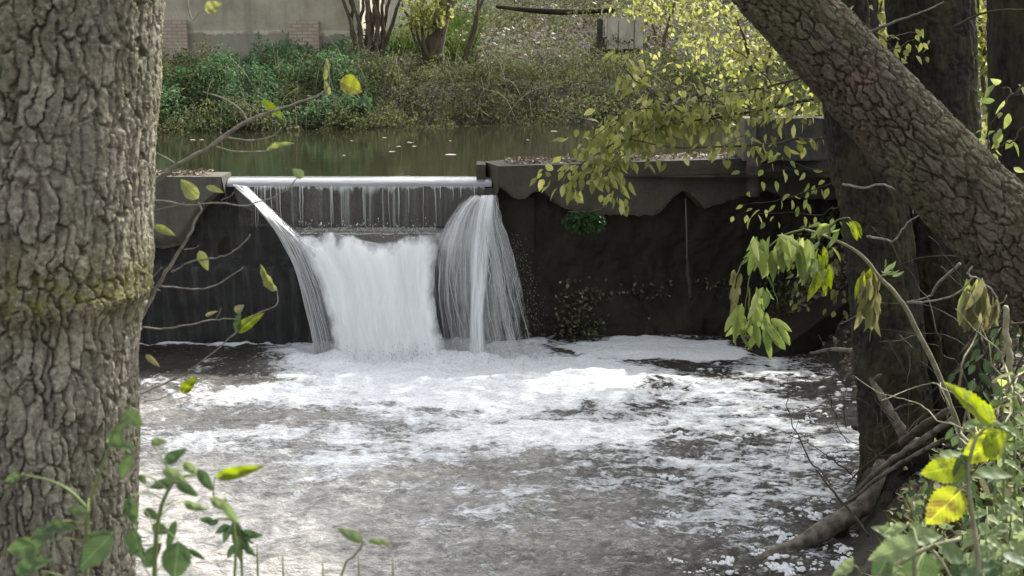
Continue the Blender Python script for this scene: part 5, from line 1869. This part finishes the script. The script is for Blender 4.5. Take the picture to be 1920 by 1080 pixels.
def saplings():
    Y = 4.75
    t = thing('alder_sapling', 'grey twig rising past the big trunk with a bright yellow leaf at its tip', 'sapling', P(262, 372, Y))
    TW = []
    TW.append(tw(t, B((240, 385, Y), (285, 345, Y), (330, 312, Y), (390, 278, Y), (455, 232, Y), (520, 205, Y), (575, 188, Y), (612, 168, Y)), [.011, .010, .009, .008, .0075, .005, .004, .003], 8, 60, .004, 2))
    TW.append(tw(t, B((462, 225, Y), (450, 205, Y), (420, 185, Y), (380, 172, Y)), [.005, .004, .003, .002], 6))
    TW.append(tw(t, B((290, 285, Y), (315, 298, Y), (333, 310, Y)), [.003, .003, .003], 6))
    TW.append(tw(t, B((425, 258, Y), (470, 263, Y), (512, 255, Y), (527, 240, Y)), [.004, .003, .003, .002], 6))
    TW.append(tw(t, B((405, 275, Y), (440, 284, Y), (495, 284, Y), (510, 280, Y)), [.004, .003, .003, .002], 6))
    TW.append(tw(t, B((612, 168, Y), (618, 150, Y), (612, 115, Y)), [.003, .003, .002], 6))
    TW.append(tw(t, B((575, 188, Y), (610, 190, Y), (640, 182, Y), (644, 166, Y), (638, 152, Y)), [.003, .002, .0015, .0012, .0012], 6))
    TW.append(tw(t, B((350, -40, Y), (352, 10, Y), (362, 38, Y), (372, 26, Y), (385, 20, Y)), [.003, .003, .002, .0012, .0012], 6))
    one_leaf(TW[6], 638, 152, 681, 170, Y, 40, 'leaf_yellow', .4, (-.25, -1, .5), dY=.02)
    one_leaf(TW[0], 489, 189, 534, 222, Y, 20, 'leaf_glow', .3, (.3, -1, .7), dY=.03)
    one_leaf(TW[5], 608, 150, 616, 108, Y, 12, 'leaf_dull', .8, (.6, -1, .1))
    one_leaf(TW[5], 618, 178, 608, 150, Y, 12, 'leaf_dull', .9)
    one_leaf(TW[3], 500, 284, 548, 262, Y, 14, 'leaf_dull', .5, (0, -1, .9))
    one_leaf(TW[7], 385, 20, 415, 5, Y, 26, 'leaf_dull', .9, (0, -1, .3))
    Y = 4.6
    t = thing('alder_sapling', 'thin branching twigs with a few limp leaves in front of the streaked wall', 'sapling', P(258, 640, Y))
    TW = []
    TW.append(tw(t, B((240, 640, Y), (270, 585, Y), (300, 530, Y), (330, 480, Y), (350, 450, Y), (362, 425, Y), (376, 395, Y), (372, 380, Y)), [.0085, .008, .007, .006, .005, .0045, .004, .003], 8, 50, .004, 3))
    TW.append(tw(t, B((280, 378, Y), (310, 378, Y), (350, 385, Y), (400, 380, Y), (455, 386, Y), (478, 380, Y), (510, 370, Y), (545, 350, Y), (556, 335, Y)), [.004, .004, .0035, .003, .003, .003, .0025, .002, .002], 6, 60, .003, 5))
    TW.append(tw(t, B((322, 510, Y), (360, 490, Y), (410, 483, Y), (450, 462, Y), (470, 440, Y)), [.004, .0035, .003, .0025, .002], 6, 40, .003, 6))
    TW.append(tw(t, B((268, 540, Y), (310, 538, Y), (365, 543, Y), (400, 536, Y), (435, 517, Y), (455, 502, Y)), [.004, .0035, .003, .003, .0025, .002], 6, 40, .003, 7))
    TW.append(tw(t, B((268, 613, Y), (310, 616, Y), (350, 610, Y), (400, 600, Y), (445, 598, Y)), [.004, .0035, .003, .0025, .002], 6, 40, .003, 8))
    TW.append(tw(t, B((260, 740, Y), (340, 705, Y), (390, 668, Y), (440, 625, Y), (480, 590, Y), (518, 572, Y), (520, 545, Y)), [.003, .003, .003, .003, .003, .0025, .002], 6, 50, .003, 9))
    TW.append(tw(t, B((280, 525, Y), (300, 505, Y), (302, 500, Y)), [.0025, .002, .002], 6))
    TW.append(tw(t, B((262, 520, Y), (288, 540, Y), (300, 545, Y)), [.002, .002, .002], 6))
    TW.append(tw(t, B((345, 468, Y), (365, 465, Y), (373, 460, Y)), [.0025, .002, .0015], 6))
    TW.append(tw(t, B((405, 597, Y), (412, 585, Y), (414, 578, Y)), [.002, .0015, .0015], 6))
    TW.append(tw(t, B((415, 375, Y), (432, 368, Y), (438, 360, Y)), [.002, .0015, .0015], 6))
    TW.append(tw(t, B((285, 395, Y), (330, 385, Y), (345, 380, Y)), [.002, .002, .0015], 6))
    TW.append(tw(t, B((270, 752, Y), (300, 748, Y), (345, 728, Y)), [.002, .002, .0015], 6))
    one_leaf(TW[0], 372, 372, 336, 337, Y, 30, 'leaf_dull', .9, (-.2, -1, .3))
    one_leaf(TW[1], 386, 350, 420, 360, Y, 14, 'leaf_dull', .8, (.1, -1, .8))
    one_leaf(TW[1], 288, 424, 329, 440, Y, 17, 'leaf_dull', .4, (.1, -1, .5))
    one_leaf(TW[4], 374, 470, 390, 508, Y, 20, 'leaf_dull', .9, (.2, -1, .1))
    one_leaf(TW[5], 519, 545, 482, 500, Y, 19, 'leaf_dull', .6, (-.3, -1, .3), curl=2.)
    one_leaf(TW[5], 445, 622, 492, 586, Y, 25, 'leaf_glow', .1, (-.1, -1, .45))
    one_leaf(TW[5], 446, 624, 447, 584, Y, 20, 'leaf_green', .9, (-.5, -1, .1))
    one_leaf(TW[5], 441, 585, 456, 572, Y, 16, 'leaf_dry', .9)
    one_leaf(TW[1], 385, 592, 408, 583, Y, 8, 'leaf_dry', .8)
    one_leaf(TW[5], 568, 333, 549, 316, Y, 20, 'leaf_pale', .4, (0, -1, .6))
    one_leaf(TW[12], 273, 665, 300, 688, Y, 12, 'leaf_dry', 1., (.2, -1, .4))
    one_leaf(TW[12], 342, 737, 366, 706, Y, 25, 'leaf_glow', .6, (-.2, -1, .2))


saplings()


# ------------------------------------------------------------------ soft leafy plant close to the lens, lower left
def petioles(t, paths, bases, r=.0013):
    """thin leaf stalks from each leaf base to the nearest stem point below it"""
    Q = np.concatenate([smooth_path(np.array(p), 80) for p in paths])
    mb = MB()
    for b in bases:
        d = np.linalg.norm(Q - (b - np.array([0, 0, .02])), axis=1)
        q = Q[d.argmin()]
        mb = MB()
        tube(mb, [q, q * .5 + b * .5 + np.array([0, 0, .12 * d.min()]), b], [r * 1.2, r, r], 5, 8)
        mb.build('leaf_stalk', M['green_stem'], t)


def near_left():
    Y = 2.3
    t = thing('elder_shoot', 'dark green leafy shoot close by, in front of the big trunk foot', 'plant', P(230, 1400, Y))
    mb = MB()
    tube(mb, B((300, 1300, Y), (290, 1080, Y), (300, 960, Y), (330, 900, Y), (370, 890, Y)), [.006, .005, .004, .003, .002], 7)
    tube(mb, B((170, 1300, Y), (162, 1100, Y), (165, 960, Y), (190, 880, Y), (205, 840, Y)), [.006, .005, .004, .003, .002], 7)
    tube(mb, B((165, 955, Y), (130, 920, Y), (90, 900, Y), (40, 890, Y)), [.003, .003, .002, .002], 7)
    tube(mb, B((420, 1300, Y), (440, 1080, Y), (440, 1000, Y), (430, 950, Y), (400, 930, Y)), [.004, .003, .003, .002, .002], 7)
    mb.build('stem', M['green_stem'], t)
    L = [(262, 1085, 75, 1000, 0, 0, 0), ]
    spec = [(82, 1020, 5, 1035, 46, 'leaf_green', .9), (30, 1075, 90, 1045, 36, 'leaf_green', .8), (212, 1000, 140, 1070, 60, 'leaf_green', .7), (250, 990, 262, 1060, 40, 'leaf_green', .5),
            (270, 1062, 300, 1018, 34, 'leaf_green', .5), (335, 1015, 325, 1095, 62, 'leaf_green', .5), (330, 975, 310, 1040, 18, 'leaf_green', .1), (352, 1030, 386, 1050, 12, 'leaf_green', .2),
            (330, 905, 275, 912, 24, 'leaf_green', .5), (305, 880, 352, 905, 24, 'leaf_pale', .3), (375, 880, 398, 925, 24, 'leaf_green', .5), (404, 894, 492, 876, 26, 'leaf_glow', .0),
            (345, 865, 372, 893, 20, 'leaf_pale', .2), (282, 830, 312, 828, 20, 'leaf_pale', .3), (262, 890, 275, 910, 16, 'leaf_green', .8), (235, 770, 265, 800, 34, 'leaf_green', .9), (200, 830, 255, 838, 20, 'leaf_green', .9),
            (245, 850, 225, 900, 26, 'leaf_green', .8), (245, 930, 250, 990, 30, 'leaf_green', .7), (90, 985, 140, 990, 26, 'leaf_green', .6), (345, 940, 390, 960, 20, 'leaf_pale', .3), (310, 868, 345, 842, 26, 'leaf_green', .7), (330, 905, 372, 930, 22, 'leaf_green', .6), (270, 955, 300, 975, 20, 'leaf_green', .5), (285, 985, 318, 1000, 24, 'leaf_green', .6), (395, 935, 430, 960, 18, 'leaf_pale', .4), (205, 840, 230, 790, 26, 'leaf_green', .9), (40, 890, 5, 905, 18, 'leaf_green', .8), (100, 1000, 60, 1000, 30, 'leaf_green', .6), (165, 960, 120, 955, 22, 'leaf_green', .8), (420, 940, 445, 985, 22, 'leaf_pale', .2)]
    bases = []
    for s in spec:
        Yl = Y + .1 * random.Random(s[0]).uniform(-1, 1)
        one_leaf(t, *s[:4], Yl, s[4], s[5], s[6], (.2 * math.sin(s[0]), -1, .35 + .3 * math.cos(s[1])))
        bases.append(P(s[0], s[1], Yl))
    petioles(t, [B((300, 1300, Y), (290, 1080, Y), (300, 960, Y), (330, 900, Y), (370, 890, Y)), B((170, 1300, Y), (162, 1100, Y), (165, 960, Y), (190, 880, Y), (205, 840, Y)),
                 B((165, 955, Y), (130, 920, Y), (90, 900, Y), (40, 890, Y)), B((420, 1300, Y), (440, 1080, Y), (440, 1000, Y), (430, 950, Y), (400, 930, Y))], bases)
    Y = 2.7
    t = thing('bramble_shoot', 'small clustered leaf spray dangling just above the bright pool', 'plant', P(450, 1300, Y))
    mb = MB()
    tube(mb, B((470, 1300, Y), (455, 1100, Y), (452, 1010, Y), (440, 970, Y)), [.004, .003, .003, .002], 7)
    mb.build('stem', M['green_stem'], t)
    for s in [(440, 970, 452, 1060, 22, 'leaf_green', .3), (430, 985, 402, 1000, 16, 'leaf_green', .1), (435, 985, 415, 1020, 18, 'leaf_green', .3), (445, 985, 472, 1025, 16, 'leaf_green', .5), (450, 1000, 492, 1005, 20, 'leaf_green', .5),
              (455, 1010, 478, 1050, 18, 'leaf_green', .4), (400, 975, 372, 975, 14, 'leaf_green', .2), (410, 975, 388, 985, 12, 'leaf_green', .1), (440, 1020, 425, 1050, 14, 'leaf_green', .2)]:
        one_leaf(t, *s[:4], Y, s[4], s[5], s[6], (.3 * math.sin(s[1]), -1, .3))
    petioles(t, [B((470, 1300, Y), (455, 1100, Y), (452, 1010, Y), (440, 970, Y))], [P(q[0], q[1], Y) for q in ((440, 985), (400, 975), (410, 975), (440, 1020))])
    t = thing('nettle_shoot', 'lone two leaved sprig rising before the middle of the pool', 'plant', P(640, 1300, Y))
    mb = MB()
    tube(mb, B((620, 1300, Y), (640, 1080, Y), (668, 1040, Y), (682, 1015, Y)), [.003, .0025, .002, .002], 7)
    mb.build('stem', M['green_stem'], t)
    one_leaf(t, 680, 1015, 632, 990, Y, 22, 'leaf_pale', .1, (0, -1, .6))
    one_leaf(t, 690, 1015, 738, 1020, Y, 14, 'leaf_pale', .1, (0, -1, .8))
    for i, (px, py) in enumerate(((672, 1062), (736, 1066), (605, 1070), (482, 1040), (530, 1060))):
        mb = MB()
        tube(mb, B((px + 6, 1300, Y), (px + 2, py + 60, Y), (px, py - 20, Y)), [.003, .003, .001], 6)
        tag(mb.build('grass_stem', M['green_stem']), 'faint upright grass stem at the lower rim of the pool', 'grass stem', 'grass stems before the pool')


near_left()


# ------------------------------------------------------------------ bright leafy plants, lower right
def near_right():
    Y = 3.0
    t = thing('raspberry_plant', 'plant with big toothed glowing yellow green leaves beside the roots', 'plant', P(1830, 1300, Y))
    mb = MB()
    tube(mb, B((1830, 1300, Y), (1835, 1080, Y), (1822, 960, Y), (1815, 880, Y), (1830, 820, Y)), [.008, .007, .006, .005, .004], 8)
    tube(mb, B((1822, 905, Y), (1800, 915, Y), (1790, 925, Y)), [.003, .003, .002], 6)
    tube(mb, B((1830, 820, Y), (1850, 800, Y), (1870, 790, Y)), [.003, .003, .002], 6)
    mb.build('stem', M['stalk'], t)
    for s in [(1803, 918, 1738, 985, 74, 'leaf_yellow', .6, (-.2, -1, .3)), (1808, 872, 1728, 888, 62, 'leaf_glow', .9, (.1, -1, .5)), (1805, 852, 1800, 915, 54, 'leaf_green', .6, (.5, -1, .2)),
              (1880, 812, 1802, 868, 62, 'leaf_glow', 1., (-.1, -1, .6)), (1850, 812, 1880, 862, 70, 'leaf_glow', .5, (.4, -1, .3)), (1862, 800, 1784, 716, 42, 'leaf_glow', .6, (.45, -1, .1)),
              (1806, 800, 1895, 790, 26, 'leaf_pale', .5, (0, -.6, 1)), (1830, 885, 1900, 890, 32, 'leaf_pale', .2, (0, -.7, 1)), (1760, 855, 1805, 848, 22, 'leaf_pale', .6, (0, -.6, 1))]:
        one_leaf(t, *s[:4], Y, s[4], s[5], s[6], s[7], curl=.8)
    petioles(t, [B((1835, 1080, Y), (1822, 960, Y), (1815, 880, Y), (1830, 820, Y), (1850, 800, Y), (1870, 790, Y))], [P(q[0], q[1], Y) for q in ((1803, 918), (1808, 872), (1805, 852), (1880, 812), (1850, 812), (1862, 800), (1806, 800), (1830, 885), (1760, 855))], .002)
    Y = 2.6
    t = thing('nettle_plant', 'broad pale green leaves crowding the water edge below the yellow leaf', 'plant', P(1700, 1300, Y))
    mb = MB()
    tube(mb, B((1710, 1300, Y), (1715, 1080, Y), (1712, 1020, Y), (1705, 985, Y)), [.006, .005, .004, .003], 8)
    tube(mb, B((1600, 1110, Y), (1680, 1060, Y), (1740, 1028, Y), (1800, 1010, Y)), [.006, .006, .005, .004], 8)
    tube(mb, B((1745, 1028, Y), (1770, 1060, Y), (1790, 1100, Y)), [.003, .003, .003], 8)
    mb.build('stem', M['stalk'], t)
    bs = []
    for s in [(1720, 1020, 1628, 1045, 52, 'leaf_pale', .6), (1735, 1035, 1712, 1110, 76, 'leaf_green', .9), (1665, 1040, 1640, 1100, 44, 'leaf_green', .4), (1700, 1010, 1768, 1000, 42, 'leaf_pale', .3), (1690, 1012, 1640, 985, 30, 'leaf_pale', .5),
              (1700, 1020, 1660, 1028, 30, 'leaf_glow', .0), (1765, 1030, 1815, 1050, 46, 'leaf_green', 1.), (1700, 985, 1655, 1000, 20, 'leaf_pale', .8), (1600, 1060, 1560, 1078, 24, 'leaf_pale', .7), (1580, 1070, 1600, 1045, 22, 'leaf_pale', .9), (1690, 1065, 1650, 1110, 46, 'leaf_pale', .6), (1730, 1000, 1705, 980, 30, 'leaf_pale', .4),
              (1800, 1075, 1860, 1095, 40, 'leaf_green', .8)]:
        one_leaf(t, *s[:4], Y + .12 * math.sin(s[0]), s[4], s[5], s[6], (.25 * math.sin(s[1]), -.75, .75), curl=.7)
        bs.append(P(s[0], s[1], Y + .12 * math.sin(s[0])))
    petioles(t, [B((1715, 1080, Y), (1712, 1020, Y), (1705, 985, Y)), B((1600, 1110, Y), (1680, 1060, Y), (1740, 1028, Y), (1800, 1010, Y))], bs, .002)
    # tangle of weeds and nettles on the near bank at the right
    r2 = np.random.default_rng(81)
    specs = [('tall nettle with paired toothed leaves at the frame edge', 1905, 700, 5.0, 13, .09, 'leaf_hang'), ('pale leaved weed stem behind the glowing leaves', 1885, 800, 4.4, 12, .08, 'leaf_pale'),
             ('bushy weed under the glowing leaves', 1860, 960, 3.9, 16, .08, 'leaf_pale'), ('grey green weed in the lower corner', 1900, 1000, 3.3, 18, .07, 'leaf_pale'), ('dark green weed at the very corner beside the pale leaves', 1850, 1045, 3.0, 14, .07, 'leaf_green')]
    for lab, px, py, Yw, nl, L, m in specs:
        t = thing('weed_plant', lab, 'plant', P(px, py + 350, Yw), 'weeds on the near bank')
        for k in range(3):
            mb, lf = MB(), MB()
            ox = 34 * (k - 1) + 10 * r2.normal()
            pth = B((px + ox * .4, py + 420, Yw), (px + ox * .7, py + 160, Yw), (px + ox, py - 10 * k, Yw + .1 * r2.normal()))
            tube(mb, pth, [.006, .005, .002], 6)
            q = smooth_path(np.array(pth), 40)
            for j in range(nl):
                c = q[min(39, 16 + int(24 * j / nl))]
                a_ = j * 2.2 + k
                d = np.array([math.cos(a_), math.sin(a_) * .8 - .2, -.35 + .3 * r2.normal()])
                leaves(lf, [c], [d], [(.2 * r2.normal(), -.4, 1)], L * (.7 + .6 * r2.random()), L * .5, 'h', r2.random())
            st_ = mb.build('stem', M['green_stem'], t)
            lf.build('leaves', M[m], st_)
    # low mass of grass and leaves on that bank
    mb = MB()
    n = 6500
    X = 1.6 + 3.6 * r2.random(n)
    Yy = 3.4 + 6.2 * r2.random(n)
    Z = terrain(X, Yy)
    ok = (Z > .25) & (X > np.interp(Yy, XS_Y, XS_X) + .25)
    X, Yy, Z = X[ok], Yy[ok], Z[ok]
    n = len(X)
    leaves(mb, np.column_stack([X, Yy, Z + .5 * r2.random(n) ** 1.5]), r2.normal(size=(n, 3)) + [0, -.3, .2], r2.normal(size=(n, 3)) * .8 + [0, -.4, 1], .05 + .05 * r2.random(n), .03 + .02 * r2.random(n), 'm')
    tag(mb.build('undergrowth', M['leaf_pale'], origin=(3, 6, 1.5)), 'low green weeds carpeting the near bank below the trunks', None, kind='stuff')
    mb = MB()
    n = 2600
    X = 1.6 + 3.6 * r2.random(n)
    Yy = 3.4 + 6 * r2.random(n)
    Z = terrain(X, Yy)
    ok = (Z > .3) & (X > np.interp(Yy, XS_Y, XS_X) + .3)
    X, Yy, Z = X[ok], Yy[ok], Z[ok]
    n = len(X)
    leaves(mb, np.column_stack([X, Yy, Z]), r2.normal(size=(n, 3)) * .5 + [0, -.2, 1], r2.normal(size=(n, 3)) + [0, -1, .2], .15 + .25 * r2.random(n), .004 + .004 * r2.random(n), 'm', curl=2.2)
    tag(mb.build('grass', M['leaf_dry'], origin=(3, 6, 1.5)), 'dry straggling grass among the weeds of the near bank', None, kind='stuff')


near_right()
